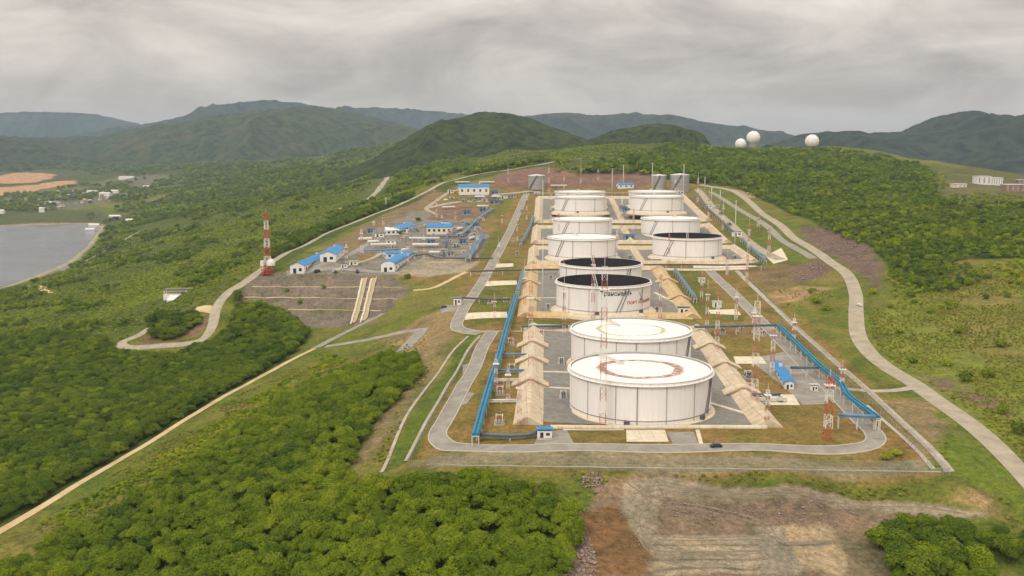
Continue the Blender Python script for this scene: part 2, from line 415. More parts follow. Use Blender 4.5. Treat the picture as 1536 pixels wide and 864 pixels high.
def dist_poly(x, y, poly, closed=True):
    d = np.full(np.shape(x), 1e9); n = len(poly)
    for i in range(n if closed else n - 1):
        x1, y1 = poly[i]; x2, y2 = poly[(i + 1) % n]
        dx, dy = x2 - x1, y2 - y1; L = dx * dx + dy * dy + 1e-9
        t = np.clip(((x - x1) * dx + (y - y1) * dy) / L, 0, 1)
        d = np.minimum(d, np.hypot(x - x1 - t * dx, y - y1 - t * dy))
    return d
def sdf(x, y, poly):
    d = dist_poly(x, y, poly); return np.where(inside(x, y, poly), -d, d)
# grid: columns are slopes X/Y, rows are Y, spaced so that the cells keep one size in the picture
gs = np.concatenate([np.linspace(-1.3, -0.60, 45)[:-1], np.linspace(-0.60, 0.60, 841), np.linspace(0.60, 1.3, 45)[1:]])
gy = np.concatenate([np.linspace(110, 240, 20)[:-1], np.exp(np.linspace(math.log(240), math.log(5600), 760))])
GX = gs[None, :] * gy[:, None]; GY = np.repeat(gy[:, None], len(gs), 1)
# coarse spline, then bilinear up-sampling
js = np.unique(np.concatenate([np.arange(0, len(gy), 3), [len(gy) - 1]])); is_ = np.unique(np.concatenate([np.arange(0, len(gs), 4), [len(gs) - 1]]))
Zc = tps(GX[np.ix_(js, is_)], GY[np.ix_(js, is_)])
Zr = np.stack([np.interp(gs, gs[is_], Zc[k]) for k in range(len(js))])
GZ = np.stack([np.interp(gy, gy[js], Zr[:, k]) for k in range(len(gs))], 1)
site_px = [(600, 700), (660, 712), (1425, 712), (1290, 560), (1125, 400), (1050, 276), (960, 262), (800, 264), (700, 275), (560, 335), (430, 408), (395, 410), (440, 418), (590, 418), (690, 445), (700, 500)]
def grid_z(x, y):
    x = np.asarray(x, float); y = np.asarray(y, float)
    s = np.clip(x / y, gs[0], gs[-1] - 1e-6); yy = np.clip(y, gy[0], gy[-1] - 1e-3)
    i = np.clip(np.searchsorted(gs, s, 'right') - 1, 0, len(gs) - 2); j = np.clip(np.searchsorted(gy, yy, 'right') - 1, 0, len(gy) - 2)
    a = (s - gs[i]) / (gs[i + 1] - gs[i]); b = (yy - gy[j]) / (gy[j + 1] - gy[j])
    return (GZ[j, i] * (1 - a) + GZ[j, i + 1] * a) * (1 - b) + (GZ[j + 1, i] * (1 - a) + GZ[j + 1, i + 1] * a) * b
def cast(u, v, lift=0.0):
    """the first ground point (raised by lift) that a pixel of the photograph sees"""
    x, y, z = ray(u, v)
    Ys = np.exp(np.linspace(math.log(180), math.log(5500), 1400))
    g = grid_z(x / y * Ys, Ys) + lift - (HC + z / y * Ys)
    k = np.argmax(g > 0)
    if not g[k] > 0: k = len(Ys) - 1; Y = Ys[k]
    elif k == 0: Y = Ys[0]
    else: Y = Ys[k - 1] + (Ys[k] - Ys[k - 1]) * (-g[k - 1]) / (g[k] - g[k - 1])
    X = x / y * Y
    return (X, Y, float(grid_z(X, Y)))
def cpoly(px, lift=0.0): return np.array([cast(u, v, lift)[:2] for u, v in px])
def gz(x, y): return float(grid_z(x, y))
# sea cliffs / beach, lowest land
dbay = sdf(GX, GY, bay)
land = np.maximum(GZ, SEA + 1.2 + np.clip(dbay, 0, 60) * 0.05)
GZ = np.where(dbay > 0, np.minimum(land, np.maximum(SEA + 0.4 + dbay * 0.35, SEA + 0.4)), SEA - 0.5 + np.maximum(dbay, -30) * 0.15)
GZ = np.where(dbay > 200, land, GZ)
site = cpoly(site_px)
dsite = sdf(GX, GY, site)
rough = np.clip((dsite - 30) / 60, 0, 1) * np.clip(dbay / 40, 0, 1)
far = np.clip((GY - 700) / 1500, 0.0, 1)
GZ = GZ + rough * ((fbm(GX, GY, 90, 1, 4) - 0.5) * (3.0 + 14 * far) + (fbm(GX, GY, 340, 9, 3) - 0.5) * 26 * far)
site = cpoly(site_px); dsite = sdf(GX, GY, site)

# ---- ground colours: where each kind of ground lies
Fpoly = {}
def G(*pts): return list(pts)
def dens(px, n=8):
    out = []
    for (a, b), (c, d) in zip(px[:-1], px[1:]): out += [(a + (c - a) * k / n, b + (d - b) * k / n) for k in range(n)]
    return out + [px[-1]]
FOREST = [  # (outline on the photograph at canopy height, spacing m, size, kind)
    ('foreground', G((-60, 940), (-60, 850), (20, 832), (100, 788), (190, 738), (275, 690), (378, 622), (455, 572), (515, 548), (560, 530), (622, 524), (634, 548), (590, 590), (560, 622), (535, 660), (515, 700), (560, 712), (620, 702), (700, 700), (760, 705), (830, 728), (866, 762), (868, 800), (850, 832), (846, 864), (846, 940)), 4.2, 0.82, 0),
    ('left', G((-80, 800), (0, 776), (100, 722), (200, 664), (300, 603), (400, 546), (446, 514), (466, 488), (440, 462), (400, 446), (356, 452), (336, 492), (300, 516), (240, 526), (180, 526), (150, 500), (60, 492), (-80, 505)), 4.2, 0.82, 1),
    ('hairpin', G((222, 472), (262, 462), (298, 462), (300, 478), (262, 500), (226, 503)), 4.8, 0.9, 1),
    ('clump', G((1308, 788), (1340, 770), (1420, 768), (1456, 784), (1486, 822), (1490, 862), (1470, 900), (1370, 900), (1335, 832)), 5.2, 1.0, 1),
    ('clump', G((1470, 788), (1500, 780), (1560, 800), (1560, 838), (1500, 818)), 5.2, 0.9, 1),
    ('ridge', G((352, 448), (385, 418), (425, 392), (470, 362), (520, 338), (600, 306), (640, 292), (640, 284), (600, 292), (520, 322), (455, 348), (405, 376), (392, 402), (345, 440)), 6.0, 0.95, 1),
    ('ridge', G((640, 292), (700, 268), (760, 254), (820, 243), (820, 234), (760, 244), (700, 258), (640, 284)), 7.0, 1.0, 2),
    ('back', G((866, 262), (1070, 270), (1062, 256), (980, 246), (900, 240), (868, 252)), 7.0, 1.1, 2),
    ('right', G((1062, 272), (980, 246), (920, 232), (1000, 216), (1100, 222), (1250, 222), (1330, 232), (1396, 248), (1402, 270), (1412, 292), (1450, 302), (1560, 304), (1560, 380), (1440, 380), (1480, 408), (1436, 428), (1390, 428), (1340, 408), (1325, 380), (1300, 360), (1235, 335), (1160, 300), (1130, 290), (1095, 274)), 6.4, 0.85, 2),
    ('slope', G((-80, 500), (0, 488), (150, 496), (172, 515), (205, 482), (240, 462), (300, 455), (352, 430), (390, 402), (405, 376), (455, 348), (520, 322), (600, 292), (680, 262), (600, 262), (420, 300), (300, 332), (205, 345), (160, 338), (140, 368), (112, 392), (60, 414), (0, 436), (-80, 455)), 5.6, 0.40, 3),
]
forest_w = [(n, cpoly(p, 5.0), sp, sz, kd) for n, p, sp, sz, kd in FOREST]
GRASS = np.array((0.115, 0.135, 0.022))
col = np.empty(GX.shape + (3,)); col[:] = GRASS
nA = fbm(GX, GY, 60, 20, 4); nB = fbm(GX, GY, 18, 30, 3); nC = fbm(GX, GY, 6, 40, 2)
def lay(mask, c, amount=1.0):
    m = (np.clip(mask, 0, 1) * amount)[..., None]
    col[:] = col * (1 - m) + np.array(c) * m
def patch(px, c, soft=3.0, jag=4.0, amount=1.0, lift=0.0, noise=None):
    poly = cpoly(px, lift)
    x0, y0 = poly.min(0) - 30; x1, y1 = poly.max(0) + 30
    sel = (GX > x0) & (GX < x1) & (GY > y0) & (GY < y1)
    if not sel.any(): return
    d = np.full(GX.shape, 1e3); d[sel] = sdf(GX[sel], GY[sel], poly)
    d = d + (nB - 0.5) * 2 * jag + (nC - 0.5) * jag
    m = np.clip(0.5 - d / soft, 0, 1)
    if noise is not None: m = m * noise
    lay(m, c, amount)
step = lambda n, a, b: np.clip((n - a) / (b - a), 0, 1)
# broad meadow: drier and greener patches
lay(step(nA, 0.45, 0.65), (0.175, 0.155, 0.040), 0.8)
lay(step(nB, 0.55, 0.75), (0.085, 0.125, 0.018), 0.7)
# valley and left slope
patch([(-80, 505), (172, 515), (352, 430), (405, 376), (520, 322), (680, 262), (600, 225), (420, 260), (150, 330), (-80, 470)], (0.075, 0.100, 0.018), 40, 10)
patch([(-80, 300), (190, 262), (300, 285), (420, 300), (560, 262), (600, 222), (450, 232), (300, 236), (100, 240), (-80, 240)], (0.055, 0.070, 0.022), 60, 30, 0.85)
patch([(0, 470), (240, 400), (430, 330), (560, 285), (520, 300), (400, 372), (300, 425), (180, 480)], (0.135, 0.165, 0.018), 40, 14, 0.8, noise=step(nA, 0.40, 0.6))
for n, poly, sp, sz, kd in forest_w:
    if n in ('slope',): continue
    d = sdf(GX, GY, poly) + (nB - 0.5) * 6
    lay(np.clip(0.5 - d / 4, 0, 1), (0.060, 0.090, 0.014), 0.9)
# right-hand meadow
patch([(1300, 470), (1400, 430), (1540, 430), (1600, 700), (1440, 640), (1330, 545)], (0.155, 0.180, 0.030), 20, 8)
patch([(1320, 480), (1540, 440), (1560, 560), (1400, 520)], (0.20, 0.160, 0.055), 15, 9, 0.6, noise=step(nB, 0.42, 0.6))
patch([(1430, 380), (1540, 380), (1540, 470), (1400, 450)], (0.19, 0.155, 0.045), 20, 9, 0.8, noise=step(nB, 0.4, 0.6))
# the graded tank site and strips round it
d = dsite + (nB - 0.5) * 5
lay(np.clip(0.5 - d / 5, 0, 1), (0.190, 0.142, 0.042))
lay(np.clip(0.5 - d / 5, 0, 1) * step(nB, 0.45, 0.7), (0.165, 0.150, 0.035), 0.8)
lay(np.clip(0.5 - d / 5, 0, 1) * step(fbm(GX, GY, 35, 51, 3), 0.55, 0.7), (0.235, 0.145, 0.058), 0.6)
patch([(640, 690), (1380, 690), (1400, 706), (640, 704)], (0.235, 0.205, 0.125), 4, 3, 0.85)
patch([(700, 500), (720, 500), (620, 690), (575, 708)], (0.085, 0.125, 0.018), 3, 1)
patch([(640, 520), (690, 500), (600, 640), (520, 715), (545, 670)], (0.175, 0.155, 0.060), 5, 4)
patch([(615, 560), (640, 560), (560, 680), (535, 700)], (0.25, 0.19, 0.115), 4, 4, noise=step(nC, 0.35, 0.6))
patch([(560, 500), (650, 470), (690, 445), (690, 490), (640, 545), (600, 520)], (0.24, 0.18, 0.085), 8, 5)
patch([(480, 522), (545, 490), (640, 440), (660, 462), (600, 495), (520, 515)], (0.125, 0.145, 0.024), 6, 4)
patch([(600, 420), (690, 430), (690, 455), (620, 470), (545, 495), (560, 470)], (0.15, 0.15, 0.035), 8, 5)
# green lawns inside the site
for px in ([(705, 385), (740, 345), (762, 345), (735, 392)], [(735, 318), (752, 296), (772, 296), (752, 330)], [(742, 400), (765, 388), (775, 400), (765, 412)],
           [(985, 405), (1050, 405), (1090, 470), (1035, 480)], [(1066, 475), (1115, 470), (1118, 482), (1066, 486)], [(720, 425), (782, 415), (770, 480), (705, 490)],
           [(1080, 345), (1092, 345), (1150, 392), (1130, 395)], [(790, 480), (850, 480), (850, 492), (785, 492)], [(800, 330), (830, 328), (830, 338), (798, 340)], [(920, 330), (965, 328), (965, 340), (918, 340)]):
    patch(px, (0.115, 0.130, 0.024), 4, 3, 0.85)
# left station yard
patch([(425, 412), (500, 380), (545, 345), (610, 318), (690, 315), (735, 352), (718, 385), (690, 402), (600, 412)], (0.205, 0.195, 0.170), 3, 2, 0.95)
patch([(470, 385), (540, 345), (560, 352), (500, 395)], (0.20, 0.165, 0.075), 3, 2)
patch([(505, 395), (560, 378), (570, 388), (520, 402)], (0.22, 0.17, 0.065), 2, 1)
patch([(606, 398), (640, 386), (720, 392), (700, 408), (640, 416), (600, 412)], (0.305, 0.265, 0.195), 3, 2)
patch([(655, 308), (700, 308), (730, 320), (690, 330), (640, 330)], (0.19, 0.125, 0.085), 4, 3)
patch([(480, 372), (560, 330), (650, 285), (670, 290), (560, 345), (500, 380)], (0.19, 0.14, 0.075), 6, 4)
# cut slope at the back, reddish soil
patch([(745, 262), (800, 252), (860, 250), (960, 258), (1000, 268), (960, 282), (800, 282), (740, 282)], (0.185, 0.115, 0.085), 8, 4)
# retaining slope below the station
patch([(372, 415), (420, 411), (590, 414), (612, 436), (560, 482), (500, 492), (455, 492), (430, 462), (390, 447), (360, 448)], (0.165, 0.138, 0.105), 4, 4)
patch([(380, 418), (600, 418), (600, 436), (372, 436)], (0.20, 0.165, 0.128), 6, 5, 0.7, noise=step(nC, 0.4, 0.6))
patch([(400, 455), (540, 455), (520, 470), (440, 478)], (0.13, 0.125, 0.06), 6, 5, 0.6, noise=step(nB, 0.4, 0.6))
patch([(206, 514), (240, 512), (296, 503), (312, 482), (316, 468), (300, 488), (262, 502), (225, 503)], (0.185, 0.125, 0.080), 3, 3)
# bare banks beside the right-hand road
patch([(1195, 338), (1240, 342), (1300, 365), (1322, 395), (1318, 432), (1302, 420), (1262, 395), (1225, 370)], (0.150, 0.105, 0.080), 6, 5)
patch([(1175, 405), (1230, 388), (1255, 402), (1210, 425), (1170, 425)], (0.155, 0.105, 0.080), 6, 4)
patch([(1110, 405), (1190, 395), (1200, 425), (1160, 432)], (0.170, 0.125, 0.065), 8, 5)
patch([(1152, 438), (1205, 428), (1250, 432), (1190, 452), (1160, 456)], (0.33, 0.225, 0.115), 6, 4)
patch([(1370, 560), (1440, 570), (1500, 600), (1540, 640), (1480, 620), (1400, 585)], (0.175, 0.125, 0.085), 5, 5, noise=step(nC, 0.3, 0.6))
patch([(1320, 600), (1390, 600), (1440, 660), (1410, 690), (1350, 640)], (0.225, 0.175, 0.090), 6, 5)
patch([(1410, 720), (1480, 735), (1540, 800), (1490, 775), (1420, 750)], (0.33, 0.225, 0.115), 6, 6, noise=step(nB, 0.35, 0.6))
patch([(1420, 640), (1536, 745), (1600, 830), (1490, 745), (1400, 700)], (0.110, 0.150, 0.020), 6, 5)
# foreground clearing
patch([(640, 706), (1430, 712), (1420, 745), (1000, 720), (870, 706)], (0.120, 0.135, 0.025), 5, 4)
patch([(880, 716), (1000, 712), (1100, 735), (1250, 742), (1480, 770), (1310, 790), (1340, 840), (1340, 900), (840, 900), (850, 830), (880, 760)], (0.205, 0.150, 0.098), 3, 3)
patch([(932, 722), (1000, 718), (1100, 734), (1240, 742), (1340, 752), (1480, 770), (1440, 776), (1300, 762), (1150, 752), (1030, 744), (990, 756), (985, 800), (1240, 800), (1240, 850), (980, 866), (950, 830), (930, 770)], (0.275, 0.232, 0.160), 1.6, 2)
patch([(985, 745), (1060, 735), (1250, 755), (1245, 790), (1150, 792), (1130, 782), (1000, 775)], (0.175, 0.128, 0.090), 2, 4, noise=step(nC, 0.25, 0.55))
patch([(1000, 738), (1190, 742), (1190, 752), (1010, 752)], (0.25, 0.205, 0.14), 2, 4, 0.8)
patch([(1172, 796), (1245, 790), (1275, 836), (1262, 864), (1200, 840), (1180, 815)], (0.34, 0.265, 0.160), 1.5, 3)
patch([(1130, 790), (1172, 792), (1205, 864), (1145, 864)], (0.245, 0.215, 0.160), 1.2, 1)
patch([(870, 770), (925, 750), (950, 800), (980, 866), (860, 870)], (0.180, 0.105, 0.048), 3, 4)
patch([(852, 815), (875, 800), (890, 864), (848, 880)], (0.22, 0.165, 0.125), 3, 3)
patch([(1255, 800), (1310, 800), (1350, 864), (1290, 880)], (0.165, 0.135, 0.080), 3, 3)
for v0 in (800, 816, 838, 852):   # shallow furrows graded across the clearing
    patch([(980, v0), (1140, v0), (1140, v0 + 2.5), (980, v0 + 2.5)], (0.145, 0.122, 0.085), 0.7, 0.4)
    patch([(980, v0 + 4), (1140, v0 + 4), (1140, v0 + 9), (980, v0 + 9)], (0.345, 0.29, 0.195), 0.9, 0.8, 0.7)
# far valley: quarry terraces, village ground
patch([(-20, 268), (40, 258), (85, 262), (60, 272), (-20, 276)], (0.44, 0.255, 0.140), 20, 8)
patch([(-20, 284), (60, 276), (112, 270), (115, 276), (60, 284), (-20, 296)], (0.44, 0.255, 0.140), 20, 8)
patch([(-20, 300), (100, 290), (190, 262), (280, 262), (220, 292), (120, 312), (-20, 318)], (0.135, 0.130, 0.085), 60, 25)
patch([(590, 212), (612, 212), (600, 240), (575, 285), (556, 292), (575, 250)], (0.105, 0.115, 0.035), 40, 10)
patch([(1410, 268), (1480, 276), (1540, 276), (1560, 292), (1480, 294), (1420, 288)], (0.29, 0.215, 0.140), 12, 8, noise=step(nB, 0.35, 0.6))
patch([(1390, 250), (1405, 290), (1450, 304), (1580, 304), (1580, 262), (1450, 250)], (0.095, 0.100, 0.036), 20, 10, 0.8)
patch([(-80, 334), (-80, 312), (60, 314), (150, 316), (190, 330), (150, 342), (60, 336)], (0.075, 0.085, 0.030), 20, 12, 0.85)
patch([(690, 262), (700, 238), (745, 222), (900, 210), (1010, 212), (1000, 236), (870, 262), (820, 250)], (0.060, 0.080, 0.020), 20, 10, 0.85)
patch([(700, 258), (820, 244), (870, 262), (960, 252), (1010, 236), (1000, 220), (900, 225), (760, 238)], (0.070, 0.090, 0.022), 20, 10, 0.85)
patch([(1095, 283), (1138, 292), (1140, 298), (1110, 296)], (0.33, 0.25, 0.14), 6, 4)
# beach
lay(np.clip(1 - np.abs(dbay - 8) / 16, 0, 1), (0.40, 0.345, 0.26), 0.85)
lay(np.clip(-dbay / 4, 0, 1), (0.10, 0.11, 0.10))
# pebbly relief in the clearing
clr = cpoly([(880, 716), (1000, 712), (1250, 742), (1480, 770), (1310, 790), (1340, 900), (840, 900), (850, 830), (880, 760)])
cm = np.clip(-sdf(GX, GY, clr) / 5, 0, 1)
GZ += cm * ((fbm(GX, GY, 9, 61, 3) - 0.5) * 1.3)
patch([(1176, 813), (1246, 812), (1246, 818), (1176, 820)], (0.16, 0.145, 0.115), 0.7, 0.4)
heap = cpoly([(985, 745), (1060, 735), (1250, 755), (1245, 790), (1150, 792), (1130, 782), (1000, 775)])
GZ += np.clip(-sdf(GX, GY, heap) / 7, 0, 1) * fbm(GX, GY, 7, 66, 3) * 2.6
heap = cpoly([(870, 770), (925, 750), (950, 800), (980, 866), (860, 870)])
GZ += np.clip(-sdf(GX, GY, heap) / 8, 0, 1) * fbm(GX, GY, 8, 70, 3) * 2.5
# terraced rows on the retaining slope
ret = cpoly([(372, 415), (590, 415), (612, 436), (560, 482), (500, 492), (455, 492), (430, 462), (360, 448)])
rm = np.clip(-sdf(GX, GY, ret) / 6, 0, 1)
GZ += rm * (0.55 * np.sin(GZ * 2 * math.pi / 5.0) + (nC - 0.5) * 1.5)

idx = np.arange(GX.size).reshape(GX.shape)
quads = np.stack([idx[:-1, :-1], idx[:-1, 1:], idx[1:, 1:], idx[1:, :-1]], -1).reshape(-1, 4)
def ground_material(name):
    m = bpy.data.materials.new(name); m.use_nodes = True
    t = m.node_tree; b = t.nodes["Principled BSDF"]
    b.inputs['Roughness'].default_value = 0.95; b.inputs['Specular IOR Level'].default_value = 0.1
    at = N(t, "ShaderNodeAttribute", attribute_name="ground_colour")
    g = N(t, "ShaderNodeNewGeometry")
    a = N(t, "ShaderNodeTexNoise", i_Scale=0.45, i_Detail=8.0, i_Roughness=0.7)
    c = N(t, "ShaderNodeTexNoise", i_Scale=0.06, i_Detail=6.0, i_Roughness=0.65, i_Distortion=0.6)
    for x in (a, c): t.links.new(g.outputs['Position'], x.inputs['Vector'])
    k = mixc(t, 1.0, at.outputs['Color'], ramp(t, a.outputs['Fac'], [(0.30, (0.50, 0.52, 0.48)), (0.52, (1.0, 1.0, 1.0)), (0.72, (1.50, 1.42, 1.36))]), 'MULTIPLY')
    f = N(t, "ShaderNodeTexNoise", i_Scale=1.7, i_Detail=9.0, i_Roughness=0.75); t.links.new(g.outputs['Position'], f.inputs['Vector'])
    k = mixc(t, 1.0, k, ramp(t, f.outputs['Fac'], [(0.32, (0.62, 0.62, 0.60)), (0.5, (1.0, 1.0, 1.0)), (0.68, (1.36, 1.33, 1.28))]), 'MULTIPLY')
    k = mixc(t, 1.0, k, ramp(t, c.outputs['Fac'], [(0.34, (0.66, 0.72, 0.64)), (0.5, (1.0, 1.0, 1.0)), (0.66, (1.28, 1.19, 1.12))]), 'MULTIPLY')
    t.links.new(k, b.inputs['Base Color'])
    bp = N(t, "ShaderNodeBump", i_Strength=1.0, i_Distance=0.7)
    t.links.new(a.outputs['Fac'], bp.inputs['Height']); t.links.new(bp.outputs[0], b.inputs['Normal'])
    return m
M['ground'] = ground_material("ground_soil_and_grass")
gm = np_mesh("terrain", np.stack([GX, GY, GZ], -1).reshape(-1, 3), quads, M['ground'], True)
ca = gm.color_attributes.new("ground_colour", 'FLOAT_COLOR', 'POINT')
ca.data.foreach_set("color", np.concatenate([col, np.ones(GX.shape + (1,))], -1).astype(np.float32).ravel())
terrain = bpy.data.objects.new("terrain", gm); C.objects.link(terrain); tag(terrain, kind='structure')

# ---- far hills: one ridge each, at its own distance
def hill_material(name, c0, c1, c2, s=0.02):
    m = bpy.data.materials.new(name); m.use_nodes = True
    t = m.node_tree; b = t.nodes["Principled BSDF"]
    b.inputs['Roughness'].default_value = 0.95; b.inputs['Specular IOR Level'].default_value = 0.05
    g = N(t, "ShaderNodeNewGeometry")
    a = N(t, "ShaderNodeTexNoise", i_Scale=s, i_Detail=9.0, i_Roughness=0.68, i_Distortion=0.4)
    c = N(t, "ShaderNodeTexNoise", i_Scale=s * 0.18, i_Detail=5.0, i_Roughness=0.6, i_Distortion=0.8)
    v = N(t, "ShaderNodeTexVoronoi", i_Scale=0.085)
    for x in (a, c, v): t.links.new(g.outputs['Position'], x.inputs['Vector'])
    k = ramp(t, a.outputs['Fac'], [(0.41, c0), (0.57, c1)])
    k = mixc(t, ramp(t, c.outputs['Fac'], [(0.55, 0.0), (0.68, 0.85)]), k, c2)
    t.links.new(k, b.inputs['Base Color'])
    bp = N(t, "ShaderNodeBump", i_Strength=1.0, i_Distance=16.0)
    t.links.new(math_node(t, 'SUBTRACT', a.outputs['Fac'], math_node(t, 'MULTIPLY', v.outputs['Distance'], 0.02)), bp.inputs['Height']); t.links.new(bp.outputs[0], b.inputs['Normal'])
    return m
HM = {'green': hill_material("hill_woodland", (0.014, 0.026, 0.007), (0.060, 0.078, 0.018), (0.030, 0.046, 0.012), 0.03),
      'brown': hill_material("hill_scrub", (0.016, 0.030, 0.010), (0.060, 0.080, 0.024), (0.105, 0.082, 0.044), 0.02),
      'far': hill_material("hill_far_woodland", (0.012, 0.022, 0.014), (0.040, 0.054, 0.032), (0.050, 0.056, 0.036), 0.012)}
def hill(prof, Yc, depth, base_z, mat, seed, amp=0.26):
    us = np.linspace(prof[0][0], prof[-1][0], 260)
    vt = np.interp(us, [p[0] for p in prof], [p[1] for p in prof])
    k = np.exp(-0.5 * (np.arange(-9, 10) / 1.6) ** 2); k /= k.sum()
    vt = np.convolve(np.pad(vt, 9, 'edge'), k, 'valid')
    ss = np.linspace(-1, 1, 101)
    xs = np.array([ray(u, 222)[0] / ray(u, 222)[1] for u in us])
    top = np.array([at_depth(u, v, Yc)[2] for u, v in zip(us, vt)])
    X = xs[None] * Yc + 0 * ss[:, None]; Y = Yc + ss[:, None] * depth + 0 * X
    sh = np.clip(1 - np.abs(ss) ** 1.25, 0, 1)[:, None]
    sh = sh * sh * (3 - 2 * sh) * 0.55 + sh * 0.45
    rid = 1 - np.abs(fbm(X, Y * 0.6, depth * 0.55, seed, 5, 0.55) - 0.5) * 2
    nz = fbm(X, Y, depth * 0.22, seed + 30, 4)
    w = (sh * (1 - sh) * 4)
    Z = base_z + (top[None] - base_z) * np.clip(sh + w * ((rid - 0.72) * 1.6 * amp * 2.2 + (nz - 0.5) * amp), 0, 1.0)
    Z += (fbm(X, Y, depth * 0.06, seed + 50, 4) - 0.5) * depth * 0.026 * np.clip(sh * 3, 0, 1)
    ii = np.arange(X.size).reshape(X.shape)
    q = np.stack([ii[:-1, :-1], ii[:-1, 1:], ii[1:, 1:], ii[1:, :-1]], -1).reshape(-1, 4)
    me = np_mesh("hill", np.stack([X, Y, Z], -1).reshape(-1, 3), q, HM[mat], True)
    o = bpy.data.objects.new("hill", me); C.objects.link(o); tag(o, kind='structure')
    return o
hill([(540, 252), (585, 232), (620, 206), (650, 190), (690, 175), (725, 168), (760, 170), (800, 179), (850, 198), (880, 210), (930, 226), (980, 246)], 3100, 900, 10, 'green', 3)
hill([(820, 232), (880, 212), (920, 197), (965, 188), (1000, 186), (1025, 194), (1050, 212), (1100, 236)], 2950, 600, 40, 'green', 5)
hill([(-300, 200), (0, 206), (90, 209), (160, 206), (230, 196), (300, 186), (360, 176), (400, 168), (450, 162), (500, 163), (560, 176), (615, 192), (680, 206), (760, 240)], 6900, 2000, -60, 'brown', 8, 0.24)
hill([(-300, 262), (0, 205), (40, 207), (100, 222), (160, 238), (230, 252), (330, 262)], 5900, 1100, -88, 'brown', 12, 0.4)
hill([(40, 215), (150, 203), (230, 186), (290, 172), (340, 158), (400, 151), (450, 154), (520, 170), (600, 192), (700, 220)], 9800, 1700, -40, 'far', 15)
hill([(-400, 170), (-100, 166), (0, 169), (80, 168), (150, 172), (200, 184), (260, 200), (330, 215)], 12000, 1500, -60, 'far', 18)
hill([(430, 190), (520, 162), (570, 162), (640, 166), (690, 170), (760, 186), (820, 205)], 11500, 1400, -60, 'far', 21)
hill([(690, 206), (760, 180), (830, 170), (900, 173), (960, 170), (1010, 174), (1060, 184), (1120, 194), (1180, 203), (1300, 206), (1400, 214)], 8000, 1500, -60, 'far', 24)
hill([(1150, 220), (1200, 205), (1240, 198), (1300, 199), (1350, 200), (1392, 190), (1408, 181), (1424, 175), (1440, 169), (1462, 168), (1480, 174), (1500, 179), (1520, 179), (1560, 178), (1700, 186), (1900, 200)], 4600, 1500, -85, 'far', 27, 0.30)

# ---- water
wm = bpy.data.materials.new("sea_water"); wm.use_nodes = True
_t = wm.node_tree; _b = _t.nodes["Principled BSDF"]
_b.inputs['Specular IOR Level'].default_value = 0.3
_b.inputs['Base Color'].default_value = (0.075, 0.085, 0.095, 1); _b.inputs['Roughness'].default_value = 0.12
_g = N(_t, "ShaderNodeNewGeometry"); _mp = N(_t, "ShaderNodeMapping"); _mp.inputs['Scale'].default_value = (0.35, 1, 1)
_t.links.new(_g.outputs['Position'], _mp.inputs[0])
_w = N(_t, "ShaderNodeTexNoise", i_Scale=0.08, i_Detail=6.0, i_Roughness=0.6); _t.links.new(_mp.outputs[0], _w.inputs['Vector'])
_w2 = N(_t, "ShaderNodeTexNoise", i_Scale=0.006, i_Detail=4.0); _t.links.new(_mp.outputs[0], _w2.inputs['Vector'])
_t.links.new(ramp(_t, _w2.outputs['Fac'], [(0.4, 0.10), (0.6, 0.28)]), _b.inputs['Roughness'])
_bp = N(_t, "ShaderNodeBump", i_Strength=0.5, i_Distance=1.2); _t.links.new(_w.outputs['Fac'], _bp.inputs['Height']); _t.links.new(_bp.outputs[0], _b.inputs['Normal'])
wb = MB(); wb.add([(-14000, -3000, SEA), (14000, -3000, SEA), (14000, 13500, SEA), (-14000, 13500, SEA)], [(0, 1, 2, 3)])
tag(wb.build("water", wm), kind='structure')

